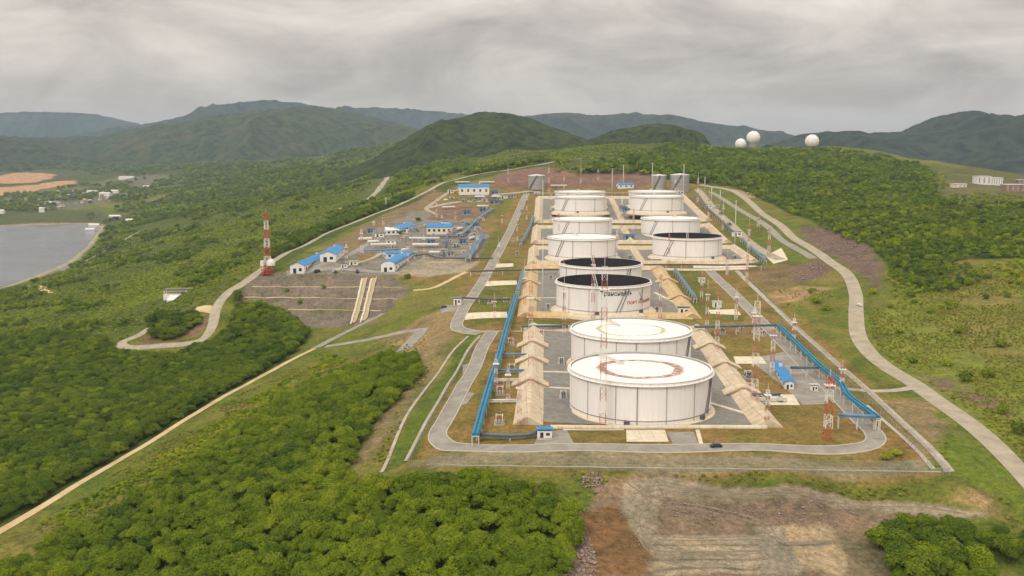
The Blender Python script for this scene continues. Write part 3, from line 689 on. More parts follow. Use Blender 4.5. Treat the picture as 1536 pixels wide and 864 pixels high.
# ---- ribbons (roads, tracks, channels) and sheets (pads) that follow the ground
def spline(pts, n=14):
    pts = [np.array(p[:2]) for p in pts]
    P_ = [2 * pts[0] - pts[1]] + pts + [2 * pts[-1] - pts[-2]]
    out = []
    for i in range(1, len(P_) - 2):
        a, b, c, d = P_[i - 1:i + 3]
        for k in range(n):
            t = k / n
            out.append(0.5 * ((2 * b) + (-a + c) * t + (2 * a - 5 * b + 4 * c - d) * t * t + (-a + 3 * b - 3 * c + d) * t ** 3))
    out.append(pts[-1]); return np.array(out)
def resample(c, d):
    L = np.concatenate([[0], np.cumsum(np.hypot(*np.diff(c, axis=0).T))])
    n = max(2, int(L[-1] / d) + 1); s = np.linspace(0, L[-1], n)
    return np.stack([np.interp(s, L, c[:, 0]), np.interp(s, L, c[:, 1])], 1)
def ribbon(name, pts, w, mat, off=0.15, off_side=0.0, smooth_curve=True, step_=3.0, kind='structure', nc=5, raise_=0.0):
    c = spline(pts) if smooth_curve else np.array([p[:2] for p in pts], float)
    c = resample(c, step_)
    t = np.gradient(c, axis=0); t /= np.hypot(t[:, 0], t[:, 1])[:, None] + 1e-9
    nrm = np.stack([t[:, 1], -t[:, 0]], 1)
    ww = np.interp(np.linspace(0, 1, len(c)), np.linspace(0, 1, len(w)), w) if isinstance(w, (list, tuple)) else np.full(len(c), float(w))
    cols = []
    for k in np.linspace(-0.5, 0.5, nc):
        p = c + nrm * (ww * k + off_side)[:, None]
        cols.append(np.stack([p[:, 0], p[:, 1], grid_z(p[:, 0], p[:, 1]) + off + raise_], 1))
    V = np.stack(cols, 1); ii = np.arange(V.shape[0] * nc).reshape(-1, nc)
    q = np.stack([ii[:-1, :-1], ii[:-1, 1:], ii[1:, 1:], ii[1:, :-1]], -1).reshape(-1, 4)
    V = V.reshape(-1, 3)
    if raise_ > 0:   # a real step: close the two sides down to the ground
        n0 = len(V); lo = V[ii[:, [0, -1]].ravel()] - np.array([0, 0, raise_ + off + 0.2])
        jj = n0 + np.arange(len(lo)).reshape(-1, 2)
        q = np.vstack([q, np.stack([jj[:-1, 0], ii[:-1, 0], ii[1:, 0], jj[1:, 0]], -1), np.stack([ii[:-1, -1], jj[:-1, 1], jj[1:, 1], ii[1:, -1]], -1)])
        V = np.vstack([V, lo])
    me = np_mesh(name, V, q[:, ::-1], mat, False)
    o = bpy.data.objects.new(name, me); C.objects.link(o)
    if kind: tag(o, kind=kind)
    return o
def road(px, w, mat='road', kerb=True, lift=0.0, off=0.16, name='road'):
    pts = [cast(u, v, lift) for u, v in px]
    o = ribbon(name, pts, w, M[mat], off)
    if kerb:
        wk = w[0] if isinstance(w, (list, tuple)) else w
        for s in (-1, 1): ribbon('kerb', pts, 0.55, M['kerb'], off - 0.05, s * (wk / 2 + 0.26), nc=2, raise_=0.14)
    return o
def sheet(name, poly, mat, off=0.12, kind='structure', cell=4.0):
    """world polygon laid on the ground, cut into small cells so that it follows it"""
    import bmesh
    bm = bmesh.new()
    vs_ = [bm.verts.new((x, y, 0)) for x, y in poly]
    bm.faces.new(vs_)
    x0, y0 = np.min(poly, 0); x1, y1 = np.max(poly, 0)
    for ax, a, b in ((0, x0, x1), (1, y0, y1)):
        for k in np.arange(a + cell, b, cell):
            co = (k, 0, 0) if ax == 0 else (0, k, 0); no = (1, 0, 0) if ax == 0 else (0, 1, 0)
            bmesh.ops.bisect_plane(bm, geom=bm.verts[:] + bm.edges[:] + bm.faces[:], plane_co=co, plane_no=no)
    for v in bm.verts: v.co.z = gz(v.co.x, v.co.y) + off
    bmesh.ops.recalc_face_normals(bm, faces=bm.faces[:])
    if sum(f.normal.z for f in bm.faces) < 0: bmesh.ops.reverse_faces(bm, faces=bm.faces[:])
    me = bpy.data.meshes.new(name); bm.to_mesh(me); bm.free(); me.materials.append(mat)
    o = bpy.data.objects.new(name, me); C.objects.link(o)
    if kind: tag(o, kind=kind)
    return o
def pad(px, mat='pad', off=0.14, name='concrete_pad'): return sheet(name, [tuple(p) for p in cpoly(px)], M[mat], off)
# ------------------------------------------------------------------ roads, tracks, channels, pads
YAW = 0.035
def S(x, y): return (x + YAW * (y - 400), y)          # along and across the tank rows -> world
def S3(x, y, dz=0.0):
    X, Y = S(x, y); return (X, Y, gz(X, Y) + dz)
road([(738, 498), (722, 524), (706, 562), (672, 622), (657, 648), (661, 662), (686, 671), (780, 673), (1000, 673), (1200, 674), (1285, 672), (1311, 664), (1311, 650), (1290, 630), (1250, 588), (1204, 545), (1167, 507), (1130, 470), (1097, 437), (1064, 406)], 6.7)
road([(722, 500), (700, 497), (685, 490), (691, 472), (712, 440), (734, 404), (758, 360), (774, 326), (784, 302), (790, 290)], 7.0)
ribbon('road', [cast(u, v) for u, v in [(694, 495), (720, 498), (742, 497)]], 6, M['road'], 0.13)
ribbon('path', [cast(u, v) for u, v in [(742, 497), (770, 497), (800, 498)]], 2.6, M['concrete'], 0.15)
road([(1600, 790), (1536, 714), (1460, 640), (1400, 597), (1368, 574), (1330, 551), (1302, 527), (1287, 502), (1284, 470), (1283, 440), (1270, 411), (1240, 389), (1200, 363), (1150, 325), (1118, 298), (1085, 283), (1050, 277)], [9.5, 9.5, 9, 8.5, 8, 8, 8, 9, 10], 'gravel_road', False)
road([(1374, 580), (1350, 585), (1310, 587), (1255, 582)], 5.0, 'concrete', False)
road([(232, 488), (208, 503), (186, 512), (182, 518), (196, 522), (240, 519), (280, 516), (304, 509), (318, 490), (325, 462), (340, 441), (365, 425), (385, 410), (402, 397), (440, 375), (475, 358), (515, 340), (560, 322), (610, 302), (650, 282), (690, 268), (740, 258), (790, 250), (830, 243), (870, 238), (910, 237)], [8, 8, 8.5, 7, 7, 6.5], 'gravel_road', False)
ribbon('road', [cast(u, v) for u, v in [(292, 465), (306, 463), (322, 466)]], 8, M['track'], 0.15)
ribbon('track', [cast(u, v) for u, v in [(-40, 822), (0, 797), (100, 737), (240, 654), (360, 582), (430, 544), (472, 523)]], [5.0, 4.2, 4.0], M['track'], 0.15)
road([(474, 522), (500, 508), (540, 488), (575, 470)], 7, 'road', False)
road([(488, 520), (560, 508), (600, 499), (640, 494)], 6, 'road', False, off=0.12)
road([(604, 526), (632, 496)], 9, 'road', False, off=0.18)
for px, w in (([(572, 710), (615, 616), (660, 556), (702, 505)], 1.4), ([(608, 693), (652, 612), (690, 548), (720, 504)], 1.4)):
    ribbon('channel', [cast(u, v) for u, v in px], w, M['concrete'], 0.1, raise_=0.3)
ribbon('channel', [cast(u, v) for u, v in [(1425, 708), (1330, 612), (1255, 545), (1180, 478), (1105, 406)]], 3.4, M['concrete'], 0.12)
ribbon('channel', [cast(u, v) for u, v in dens([(640, 697), (900, 701), (1200, 704.5), (1412, 708)], 6)], 0.7, M['concrete'], 0.08)
ribbon('channel', [cast(u, v) for u, v in [(1400, 704), (1300, 608)]], 1.6, M['kerb'], 0.14)
ribbon('channel', [cast(u, v) for u, v in [(1220, 388), (1160, 348), (1110, 315), (1066, 288)]], 7.0, M['road'], 0.12)
road([(1046, 284), (1075, 318), (1105, 345), (1150, 380), (1172, 390)], 9, 'gravel_road', False)
ribbon('road', [cast(u, v) for u, v in [(595, 232), (585, 258), (570, 282), (556, 297), (535, 306), (505, 315)]], 11, M['gravel_road'], 0.4)
ribbon('road', [cast(u, v) for u, v in [(124, 393), (165, 373), (200, 352), (212, 346)]], 7, M['gravel_road'], 0.3)
ribbon('road', [cast(u, v) for u, v in [(262, 276), (288, 264)]], 12, M['gravel_road'], 0.3)
ribbon('path', [cast(u, v) for u, v in [(30, 436), (52, 428), (75, 440)]], 9, M['track'], 0.3)
ribbon('road', [cast(u, v) for u, v in [(430, 410), (520, 404), (600, 410)]], 8, M['road'], 0.14)
ribbon('road', [cast(u, v) for u, v in [(470, 408), (520, 384), (560, 362), (600, 340)]], 6, M['road'], 0.17)
ribbon('path', [cast(u, v) for u, v in [(500, 408), (545, 392), (575, 378)]], 4, M['concrete'], 0.2)
ribbon('path', [cast(u, v) for u, v in [(640, 312), (680, 304), (735, 302)]], 9, M['concrete'], 0.18)
ribbon('road', [cast(u, v) for u, v in [(655, 322), (640, 312), (668, 292), (690, 284)]], 6, M['gravel_road'], 0.2)
ribbon('path', [cast(u, v) for u, v in [(700, 408), (655, 430), (620, 436)]], 4, M['track'], 0.16)
for px in ([(939, 645), (997, 645), (1003, 663), (940, 663)], [(1100, 535), (1142, 535), (1150, 546), (1104, 546)], [(1146, 592), (1190, 592), (1200, 608), (1156, 608)],
           [(1062, 465), (1105, 464), (1112, 473), (1066, 471)], [(700, 470), (760, 468), (762, 477), (697, 480)], [(724, 422), (775, 421), (776, 427), (722, 430)],
           [(742, 396), (770, 395), (770, 400), (740, 402)], [(960, 402), (1120, 401), (1124, 404), (960, 405)], [(1172, 372), (1182, 390), (1160, 396), (1148, 384)],
           [(1040, 398), (1130, 397), (1136, 400), (1040, 402)]):
    pad(px)
for px in ([(1120, 540), (1175, 528), (1240, 572), (1243, 606), (1204, 608), (1186, 590), (1150, 560)], [(810, 650), (850, 645), (862, 668), (800, 668)], [(660, 462), (690, 455), (686, 466), (662, 470)],
           [(685, 585), (712, 590), (700, 606), (680, 612)], [(694, 548), (712, 544), (708, 556), (694, 562)], [(1000, 648), (1040, 648), (1048, 668), (1010, 668)]):
    pad(px, 'road', 0.11, 'paved_yard')
for a, b in (((1046, 645), (1052, 668)), ((845, 645), (936, 645))):
    ribbon('path', [cast(*a), cast(*b)], 1.6, M['pad'], 0.15)
ribbon('kerb', [cast(u, v) for u, v in [(826, 642), (938, 642), (1150, 642)]], 2.2, M['pad'], 0.1, raise_=0.9)

# ------------------------------------------------------------------ tanks
TR, TH = 30.35, 18.0
EN = dict(n=72)
def text_mesh(s, size, mat, name, parent, r, ang, z, width=None):
    """lettering bent round a shell of radius r, starting at angle ang (0 = towards the camera, + = to the right)"""
    cu = bpy.data.curves.new("lettering", 'FONT'); cu.body = s; cu.size = size; cu.extrude = 0.03; cu.resolution_u = 3; cu.offset = 0.022 * size
    to = bpy.data.objects.new("lettering_source", cu); C.objects.link(to)
    bpy.context.view_layer.update()
    me = bpy.data.meshes.new_from_object(to.evaluated_get(bpy.context.evaluated_depsgraph_get()))
    bpy.data.objects.remove(to); bpy.data.curves.remove(cu)
    xs = [v.co.x for v in me.vertices]; k = width / (max(xs) - min(xs)) if width else 1.0
    for v in me.vertices:
        th = ang + (v.co.x - min(xs)) * k / r
        rr = r + 0.06 + v.co.z
        v.co = Vector((rr * math.sin(th), -rr * math.cos(th), z + v.co.y))
    me.materials.clear(); me.materials.append(mat)
    o = bpy.data.objects.new(name, me); C.objects.link(o); o.parent = parent; return o
def arc(s, r, a0, a1, z0, z1, wz, t=0.25, n=14, mi=0):
    """a band on a shell from angle a0, height z0 to a1, z1"""
    vs_ = []
    for k in range(n + 1):
        a = a0 + (a1 - a0) * k / n; z = z0 + (z1 - z0) * k / n
        for rr, zz in ((r, z), (r + t, z), (r + t, z + wz), (r, z + wz)): vs_.append((rr * math.sin(a), -rr * math.cos(a), zz))
    fs = [(4 * k + i, 4 * k + (i + 1) % 4, 4 * k + 4 + (i + 1) % 4, 4 * k + 4 + i) for k in range(n) for i in range(4)]
    return s.add(vs_, fs + [(0, 3, 2, 1), (4 * n, 4 * n + 1, 4 * n + 2, 4 * n + 3)], mi)
def tank(u, v, w, label, kind, stair_deg, pipes_deg, ladder_deg, seed=0, lettering=False, man=None):
    zc = F * 2 * TR / w; d = ray(u, v)
    x, y = d[0] * zc, d[1] * zc
    zg = HC + d[2] * zc - TH
    t = thing('storage_tank', label, 'storage tank', (x, y, zg), 0.0, 'large white oil storage tanks')
    roof_z = {'full': TH - 1.1, 'rusty': TH - 1.0, 'stained': TH - 1.0, 'open': 5.0}[kind]
    MB().lathe([(TR, -1.0), (TR, TH)], **EN).lathe([(TR, TH), (TR - 0.25, TH)], **EN).build('shell', M['tank_white'], t, True)
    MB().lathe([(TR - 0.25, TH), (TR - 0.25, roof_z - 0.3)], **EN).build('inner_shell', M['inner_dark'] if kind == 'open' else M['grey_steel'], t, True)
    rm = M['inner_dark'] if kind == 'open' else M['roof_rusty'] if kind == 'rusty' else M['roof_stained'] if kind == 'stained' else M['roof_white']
    rf = MB()
    rf.lathe([(TR - 0.3, roof_z), (TR - 0.9, roof_z + 0.35), (TR - 6, roof_z + 0.25), (TR - 6.4, roof_z - 0.1), (0.3, roof_z + 0.15)], **EN).disc(0.3, roof_z + 0.15, n=72)
    rf.build('floating_roof', rm, t)
    g = MB().lathe([(TR + 0.02, TH - 1.55), (TR + 1.25, TH - 1.5), (TR + 1.25, TH - 1.25), (TR + 0.02, TH - 1.2)], **EN)
    g.lathe([(TR + 0.05, TH - 0.25), (TR + 0.3, TH - 0.25), (TR + 0.3, TH + 0.03), (TR - 0.3, TH + 0.03)], **EN)
    wg = g.build('wind_girder', M['tank_white'], t, True)
    rl = MB()
    for k in range(60):
        a = 2 * math.pi * k / 60
        rl.bar(((TR + 1.15) * math.cos(a), (TR + 1.15) * math.sin(a), TH - 1.3), ((TR + 1.15) * math.cos(a), (TR + 1.15) * math.sin(a), TH - 0.1), 0.07)
    rl.lathe([(TR + 1.1, TH - 0.15), (TR + 1.2, TH - 0.15), (TR + 1.2, TH - 0.05)], n=60)
    rl.build('railing', M['grey_steel'], wg)
    MB().lathe([(TR + 0.02, 1.9), (TR + 0.12, 1.9), (TR + 0.12, 2.3), (TR + 0.02, 2.3)], **EN).build('base_band', M['seam'], t, True)
    MB().lathe([(TR + 0.02, 0.35), (TR + 1.0, 0.3), (TR + 4.0, -1.2), (TR + 4.2, -3.0)], **EN).build('foundation', M['ledge'], t, True)
    for k, a in enumerate(pipes_deg):
        a = R(a); big = (k == 0)
        MB().bar(((TR + 0.2) * math.sin(a), -(TR + 0.2) * math.cos(a), 0.2), ((TR + 0.2) * math.sin(a), -(TR + 0.2) * math.cos(a), TH - 1.6), 0.40 if big else 0.2).build('downpipe', M['seam'], t)
    st = MB(); a = R(stair_deg)
    dd = R(12) if stair_deg > 0 else R(14)
    for off_ in (0.0, R(4.2)):
        arc(st, TR + 0.05, a - dd / 2 + off_, a + dd / 2 + off_, 1.5, TH - 2.2, 0.65, 0.5)
    st.build('spiral_stair', M['stair_grey'], t, False)
    la = R(ladder_deg)
    p0 = Vector(((TR - 0.2) * math.sin(la), (TR - 0.2) * math.cos(la), TH + 1.2)); p1 = Vector((p0.x * 0.40, p0.y * 0.30, roof_z + 0.7))
    lb = MB().bar(p0 + Vector((-0.7, 0, 0)), p1 + Vector((-0.7, 0, 0)), 0.3, 0.6).bar(p0 + Vector((0.7, 0, 0)), p1 + Vector((0.7, 0, 0)), 0.3, 0.6)
    for k in range(12): q = p0.lerp(p1, (k + .5) / 12); lb.box((q.x, q.y, q.z), (1.4, 0.4, 0.1))
    lb.build('rolling_ladder', M['pale_steel'], t)
    for a_ in (man or ()):
        a = R(a_); MB().box(((TR + 0.5) * math.sin(a), -(TR + 0.5) * math.cos(a), 1.2), (2.2, 1.6, 2.0), -a * 0 + a).build('manhole', M['dark_steel'], t)
    if lettering:
        text_mesh("Транснефть", 4.0, M['text_dark'], 'lettering', t, TR, R(-9), 12.2, 21.0)
        text_mesh("ПОРТ", 2.5, M['text_red'], 'lettering', t, TR, R(24), 6.4, 8.0)
        text_mesh("КОЗЬМИНО", 2.5, M['text_red'], 'lettering', t, TR, R(41.5), 6.4, 15.5)
        em = MB()
        for a0, z0, a1, z1 in ((43, 13.2, 45.5, 10.0), (50, 14.6, 46.8, 10.0), (46.5, 13.4, 47.2, 11.5)):
            arc(em, TR + 0.03, R(a0), R(a1), z0 - 0.6, z1 - 0.6, 1.1, 0.06, 6)
        arc(em, TR + 0.03, R(43.5), R(49), 8.4, 8.7, 0.8, 0.06, 6)
        em.build('emblem', M['text_blue'], t)
    return t
TANKS = [
    tank(960.5, 549.6, 211, "white oil tank nearest the front fence, its roof marked with a broad reddish rust ring", 'rusty', 60, (-9.5, -52, -26, 13, 39, 62), -35, man=(-17, 49)),
    tank(946.5, 491.5, 178.5, "second white oil tank from the front, white roof with a thin yellowish stain ring", 'stained', 57, (-2, -55, -20, 20, 40), -25, man=(30,)),
    tank(905.0, 420.0, 140.5, "open topped white tank with dark inside, dark and red lettering on its shell", 'open', 16, (-60, -50, -22, 48), -8, lettering=True, man=(45, -12)),
    tank(901.0, 393.5, 122.5, "open topped dark tank standing directly behind the lettered tank", 'open', 30, (-60, -40, -10, 40), -8),
    tank(874.0, 354.0, 103.5, "white roofed tank behind the two open dark tanks in the left column", 'full', -46, (-20, 10, 40, 65), -15, man=(12, 38)),
    tank(1031.0, 353.2, 103.5, "open topped tank with dark inside at the front of the right column", 'open', -43, (-12, 18, 50), 10, man=(35,)),
    tank(873.5, 327.0, 88.5, "white roofed tank second in the left column, behind a dark green strip", 'full', -40, (-10, 22, 55), 0, man=(50,)),
    tank(1006.0, 326.0, 87.5, "white roofed tank right behind the open tank of the right column", 'full', -45, (-5, 30), 20),
    tank(871.0, 294.0, 78.0, "white roofed tank third in the left column, a second tank close behind it", 'full', -42, (28, -15, 60), 0, man=(-10,)),
    tank(985.5, 293.0, 79.5, "white roofed tank third in the right column, a tank close behind it", 'full', -40, (25, -20, 55), 0, man=(15,)),
    tank(870.0, 286.3, 74.0, "farthest white tank of the left column, only its rim showing", 'full', -40, (20,), 0),
    tank(980.5, 286.0, 74.0, "farthest white tank of the right column, only its rim showing", 'full', -40, (20,), 0),
]
def small_tank(u, vb, wpx, hpx, label, Y=None):
    p = cast(u, vb); Y = p[1]; r = wpx / 2 * Y / F; h = hpx * Y / F
    t = thing('steel_tank', label, 'steel tank', (p[0], p[1], p[2]), 0, 'small grey steel tanks behind the tank rows')
    MB().lathe([(r, -1), (r, h)], n=40).build('shell', M['grey_steel'], t, True)
    MB().lathe([(r + 0.3, h - 0.8), (r + 0.3, h), (0.1, h + 1.6)], n=40).build('roof', M['pale_steel'], t, True)
    for z in (0.3, 0.55, 0.8): MB().lathe([(r + 0.02, h * z), (r + 0.25, h * z), (r + 0.25, h * z + 0.4), (r + 0.02, h * z + 0.4)], n=40).build('stiffener_ring', M['seam'], t)
    s = MB()
    for k in range(14):
        a = -0.9 + k * 0.07; s.box(((r + .5) * math.sin(a), -(r + .5) * math.cos(a), h * (k + .5) / 14), (1.6, 1.2, h / 14 + .1), a)
    s.build('stair', M['dark_steel'], t)
small_tank(805, 283, 25, 20, "grey steel tank standing alone left of the tank columns at the back")
small_tank(988, 287, 22, 24, "grey steel tank behind the right column, left one of two neighbours")
small_tank(1019, 287, 28, 25, "wider grey steel tank at the right end of the back row")

# ------------------------------------------------------------------ earth berms round the tanks, gravel inside
def berm_run(t, name, x0, y0, x1, y1, w, h, mat, top=None):
    a, b = S(x0, y0), S(x1, y1); L = math.hypot(b[0] - a[0], b[1] - a[1]); n = max(1, int(L / 8))
    m = MB(); prof = [(-w / 2, -1.2), (-0.8, h), (0.8, h), (w / 2, -1.2)]
    for k in range(n):
        p = [(a[0] + (b[0] - a[0]) * s, a[1] + (b[1] - a[1]) * s) for s in (k / n, (k + 1) / n)]
        q = [(x, y, gz(x, y)) for x, y in p]
        m.extrude(prof, q[0], q[1])
    m.build(name, mat, t)
def berm(label, x0, x1, y0, y1, mat, sides, w=13.0, h=3.2, collars=(), cross=()):
    t = thing('containment_berm', label, 'earth berm', S3((x0 + x1) / 2, (y0 + y1) / 2))
    bx_, by_, bz_ = t.location
    t.location = (0, 0, 0)
    e = w * 0.25
    if 'l' in sides: berm_run(t, 'berm_side', x0, y0 - e, x0, y1 + e, w, h, mat)
    if 'r' in sides: berm_run(t, 'berm_side', x1, y0 - e, x1, y1 + e, w, h, mat)
    if 'f' in sides: berm_run(t, 'berm_side', x0, y0, x1, y0, w * 0.8, h - 0.15, mat)
    if 'b' in sides: berm_run(t, 'berm_side', x0, y1, x1, y1, w * 0.8, h - 0.15, mat)
    for x in cross: berm_run(t, 'berm_side', x, y0, x, y1, w * 0.8, h - 0.3, mat)
    for x, ya in collars:
        xx = x0 if x == 'l' else x1
        a, b = S3(xx, ya), S3(xx, ya + 8)
        MB().extrude([(-w / 2 - .7, -0.8), (-w / 2 - .7, 0.3), (-1.2, h + .8), (1.2, h + .8), (w / 2 + .7, 0.3), (w / 2 + .7, -0.8)], a, b).build('crossing_ramp', mat, t)
        MB().extrude([(-w / 2 - .6, -0.1), (-w / 2 - .6, 0.25), (-1.2, h + .72), (1.2, h + .72), (w / 2 + .6, 0.25), (w / 2 + .6, -0.1), (0, h + 0.35)], (a[0] - .02, a[1] - 0.5, a[2]), (a[0], a[1] + 0.3, a[2])).build('ramp_shadow_strip', M['ramp_shadow'], t)  # thin brown strip standing in for the shadow line under the ramp's front
    o = sheet('gravel_yard', [S(x0, y0), S(x1, y0), S(x1, y1), S(x0, y1)], M['gravel'], 0.13, cell=6.0)
    return t
berm("pale berm with stepped crossing ramps on both sides of the two nearest tanks", 7, 104, 384, 566, M['berm'], 'lrb', 16.0, 3.1, [('l', 440), ('l', 486), ('l', 520), ('r', 430), ('r', 478), ('r', 520)])
berm("ochre berm enclosing the two open topped tanks in the middle", 2, 106, 604, 800, M['berm_ochre'], 'lrfb', 16.0, 3.1, [('l', 655), ('l', 720), ('r', 660), ('r', 730)])
berm("sandy berm enclosing the white roofed tank and open tank of the third row", 3, 190, 818, 905, M['berm'], 'lrfb', 13, 3.2, [], (96,))
berm("sandy berm enclosing the pair of white tanks in the fourth row", 4, 190, 945, 1050, M['berm'], 'lrfb', 13, 3.2, [], (98,))
berm("sandy berm enclosing the four farthest white tanks", 5, 195, 1088, 1290, M['berm'], 'lrfb', 13, 3.2, [], (100,))
for x0, y0, x1, y1 in ((9, 440, 26, 440), (9, 470, 26, 470), (8, 668, 32, 668), (78, 430, 100, 400), (92, 690, 104, 640), (12, 600, 100, 600)):
    a, b = S(x0, y0), S(x1, y1); ribbon('path', [a, b], 2.4, M['pad'], 0.2, smooth_curve=False)

# ------------------------------------------------------------------ pipe racks
def pipe_rack(label, px, h=4.5, w=2.6, mat='blue', post='pale_steel', every=12.0, n_pipes=2, group=None):
    pts = [cast(u, v, h) for u, v in px]
    c = np.array([p[:2] for p in pts]); c = resample(c, 6.0)
    z = grid_z(c[:, 0], c[:, 1]); z = np.convolve(np.pad(z, 3, 'edge'), np.ones(7) / 7, 'valid')
    x0, y0, z0 = c[0, 0], c[0, 1], z[0]
    t = thing('pipe_rack', label, 'pipe rack', (x0, y0, z0), 0, group)
    t3 = np.gradient(c, axis=0); t3 /= np.hypot(t3[:, 0], t3[:, 1])[:, None] + 1e-9
    nr = np.stack([t3[:, 1], -t3[:, 0]], 1)
    def line(off, zz): return [(c[i, 0] + nr[i, 0] * off - x0, c[i, 1] + nr[i, 1] * off - y0, z[i] + zz - z0) for i in range(len(c))]
    tray = MB(); ln = line(0, h - 0.45)
    for a, b in zip(ln[:-1], ln[1:]): tray.bar(a, b, w, 0.5)
    tray.build('tray', M[mat], t)
    for k in range(n_pipes):
        o_ = (k - (n_pipes - 1) / 2) * (w / n_pipes)
        MB().tube(line(o_, h + 0.15), 0.42, 8).build('pipe', M[mat], t, True)
    Ltot = 6.0 * (len(c) - 1); m = max(2, int(Ltot / every)); pm = None
    for k in range(m + 1):
        i = min(len(c) - 1, int(round(k * (len(c) - 1) / m)))
        ps = MB()
        for s_ in (-1, 1): ps.bar((nr[i, 0] * s_ * w * .42, nr[i, 1] * s_ * w * .42, -0.8), (nr[i, 0] * s_ * w * .42, nr[i, 1] * s_ * w * .42, h - 0.7), 0.3)
        ps.bar((-nr[i, 0] * w * .5, -nr[i, 1] * w * .5, h - 0.85), (nr[i, 0] * w * .5, nr[i, 1] * w * .5, h - 0.85), 0.3)
        ps.build('support', M[post], t, loc=(c[i, 0] - x0, c[i, 1] - y0, z[i] - z0))
    return t
pipe_rack("bright blue pipe rack running down the left side of the two nearest tanks", [(775, 440), (760, 489), (742, 552), (713, 652)], 4.5, 3.0)
pipe_rack("blue grey upper pipe rack left of the open tanks, joining the bright blue one", [(785, 404), (776, 436)], 4.5, 2.6, 'blue_pale')
pipe_rack("low grey pipe run from the blue rack's corner to the front left hut", [(716, 653), (780, 653), (812, 647)], 2.0, 1.8, 'steel_blue', n_pipes=2)
pipe_rack("bright blue pipe rack descending along the right fence to the front corner", [(1168, 487), (1234, 551), (1262, 572), (1272, 592), (1316, 625)], 5.5, 3.0)
pipe_rack("dark cross pipe rack linking the second row to the top of the right blue rack", [(1042, 490), (1090, 489), (1166, 487)], 5.0, 2.4, 'steel_blue')
pipe_rack("short blue pipe rack crossing the road from the right rack's lower end", [(1314, 625), (1258, 622)], 5.5, 2.4, 'blue_pale')
pipe_rack("short dark pipe rack from the right blue rack to the long blue house", [(1234, 551), (1186, 551)], 5.0, 1.8, 'steel_blue')
pipe_rack("pale blue pipe rack on the grass right of the open tanks", [(1013, 403), (1043, 446)], 4.0, 2.4, 'blue_pale')
pipe_rack("blue pipe rack right of the open right column tank", [(1113, 357), (1148, 390)], 4.0, 2.4, 'blue_pale')
pipe_rack("dark pipe rack running back beside the farthest right tanks", [(1040, 292), (1066, 316), (1100, 348)], 4.0, 2.4, 'steel_blue')
pipe_rack("blue grey pipe rack left of the third and fourth tank rows", [(800, 322), (796, 336), (781, 364)], 4.0, 2.4, 'blue_pale')
pipe_rack("long dark cross rack in front of the third tank row on the right", [(930, 397), (1030, 396.5), (1142, 396)], 5.0, 1.8, 'dark_steel')
pipe_rack("dark cross rack in front of the third tank row on the left", [(706, 407), (760, 405), (838, 404)], 4.0, 1.8, 'dark_steel')
pipe_rack("grey cross rack between the first two tank pairs, left of the tanks", [(782, 489), (820, 489), (852, 489)], 3.0, 1.8, 'steel_blue')
pipe_rack("blue pipe rack at the right edge of the left station", [(724, 352), (702, 386)], 4.5, 5.0, 'blue_pale', n_pipes=3)
pipe_rack("low dark pipe run over the left road near the small white hut", [(690, 446), (735, 449), (765, 449)], 3.0, 1.2, 'dark_steel', n_pipes=1)
pipe_rack("low dark pipe run crossing under the lower edge of the station yard", [(622, 384), (640, 380), (655, 387), (740, 387)], 2.0, 1.2, 'dark_steel', n_pipes=1)

# ------------------------------------------------------------------ masts
def mast(u, vb, vt, label, wb=2.6, wt=1.1, bands=7, first=0, rod=0.10, lattice=True, cols=('red', 'mast_white'), group='red and white lattice masts', cat='lattice mast', name='lattice_mast', lift=0.0, strong=False):
    if cols[0] == 'red' and not strong: cols = ('mast_red', 'mast_white')
    p = cast(u, vb); r_ = ray(u, vt); H = HC + r_[2] / r_[1] * p[1] - p[2]
    t = thing(name, label, cat, p, 0, group)
    Hs = H * (1 - rod)
    for k in range(bands):
        z0, z1 = Hs * k / bands, Hs * (k + 1) / bands; w0 = wb + (wt - wb) * k / bands; w1 = wb + (wt - wb) * (k + 1) / bands
        m = MB(); th = max(0.15, 0.07 * wb) if strong else max(0.13, 0.055 * wb)
        if k == 0: z0 = -0.6
        for sx in (-1, 1):
            for sy in (-1, 1): m.bar((sx * w0 / 2, sy * w0 / 2, z0), (sx * w1 / 2, sy * w1 / 2, z1), th)
        nb = max(2, int((z1 - z0) / max(w0, 1.2)))
        if lattice:
            for j in range(nb):
                za, zb = z0 + (z1 - z0) * j / nb, z0 + (z1 - z0) * (j + 1) / nb
                a = w0 + (w1 - w0) * j / nb; b = w0 + (w1 - w0) * (j + 1) / nb; s = 1 if j % 2 else -1
                for q in range(4):
                    co, si = math.cos(q * math.pi / 2), math.sin(q * math.pi / 2)
                    f = lambda x, y: (x * co - y * si, x * si + y * co)
                    x0, y0 = f(-s * a / 2, -a / 2); x1, y1 = f(s * b / 2, -b / 2)
                    m.bar((x0, y0, za), (x1, y1, zb), th * 0.7)
                    x2, y2 = f(-b / 2, -b / 2); x3, y3 = f(b / 2, -b / 2); m.bar((x2, y2, zb - .01), (x3, y3, zb - .01), th * 0.7)
        c_ = cols[(k + first) % 2]
        m.build({'red': 'red_section', 'mast_red': 'red_section', 'mast_white': 'white_section'}.get(c_, 'mast_section'), M[c_], t)
    if rod > 0: MB().bar((0, 0, Hs - 0.5), (0, 0, H), 0.18).build('lightning_rod', M['pale_steel'], t)
    MB().box((0, 0, Hs * 0.86), (wt + 1.6, wt + 1.6, 0.18)).build('platform', M[cols[1]], t)
    return t
mast(1241, 661, 553, "red and white lattice mast on brown grass in the front right corner", 2.7, 2.1, 5, 0, 0.10, strong=True)
mast(904, 641, 384, "very tall slender lattice mast directly in front of the nearest tank", 2.4, 2.0, 12, 0, 0.06)
mast(889, 482, 372, "slender lattice mast rising in front of the lettered open tank", 2.2, 1.3, 7, 0, 0.10)
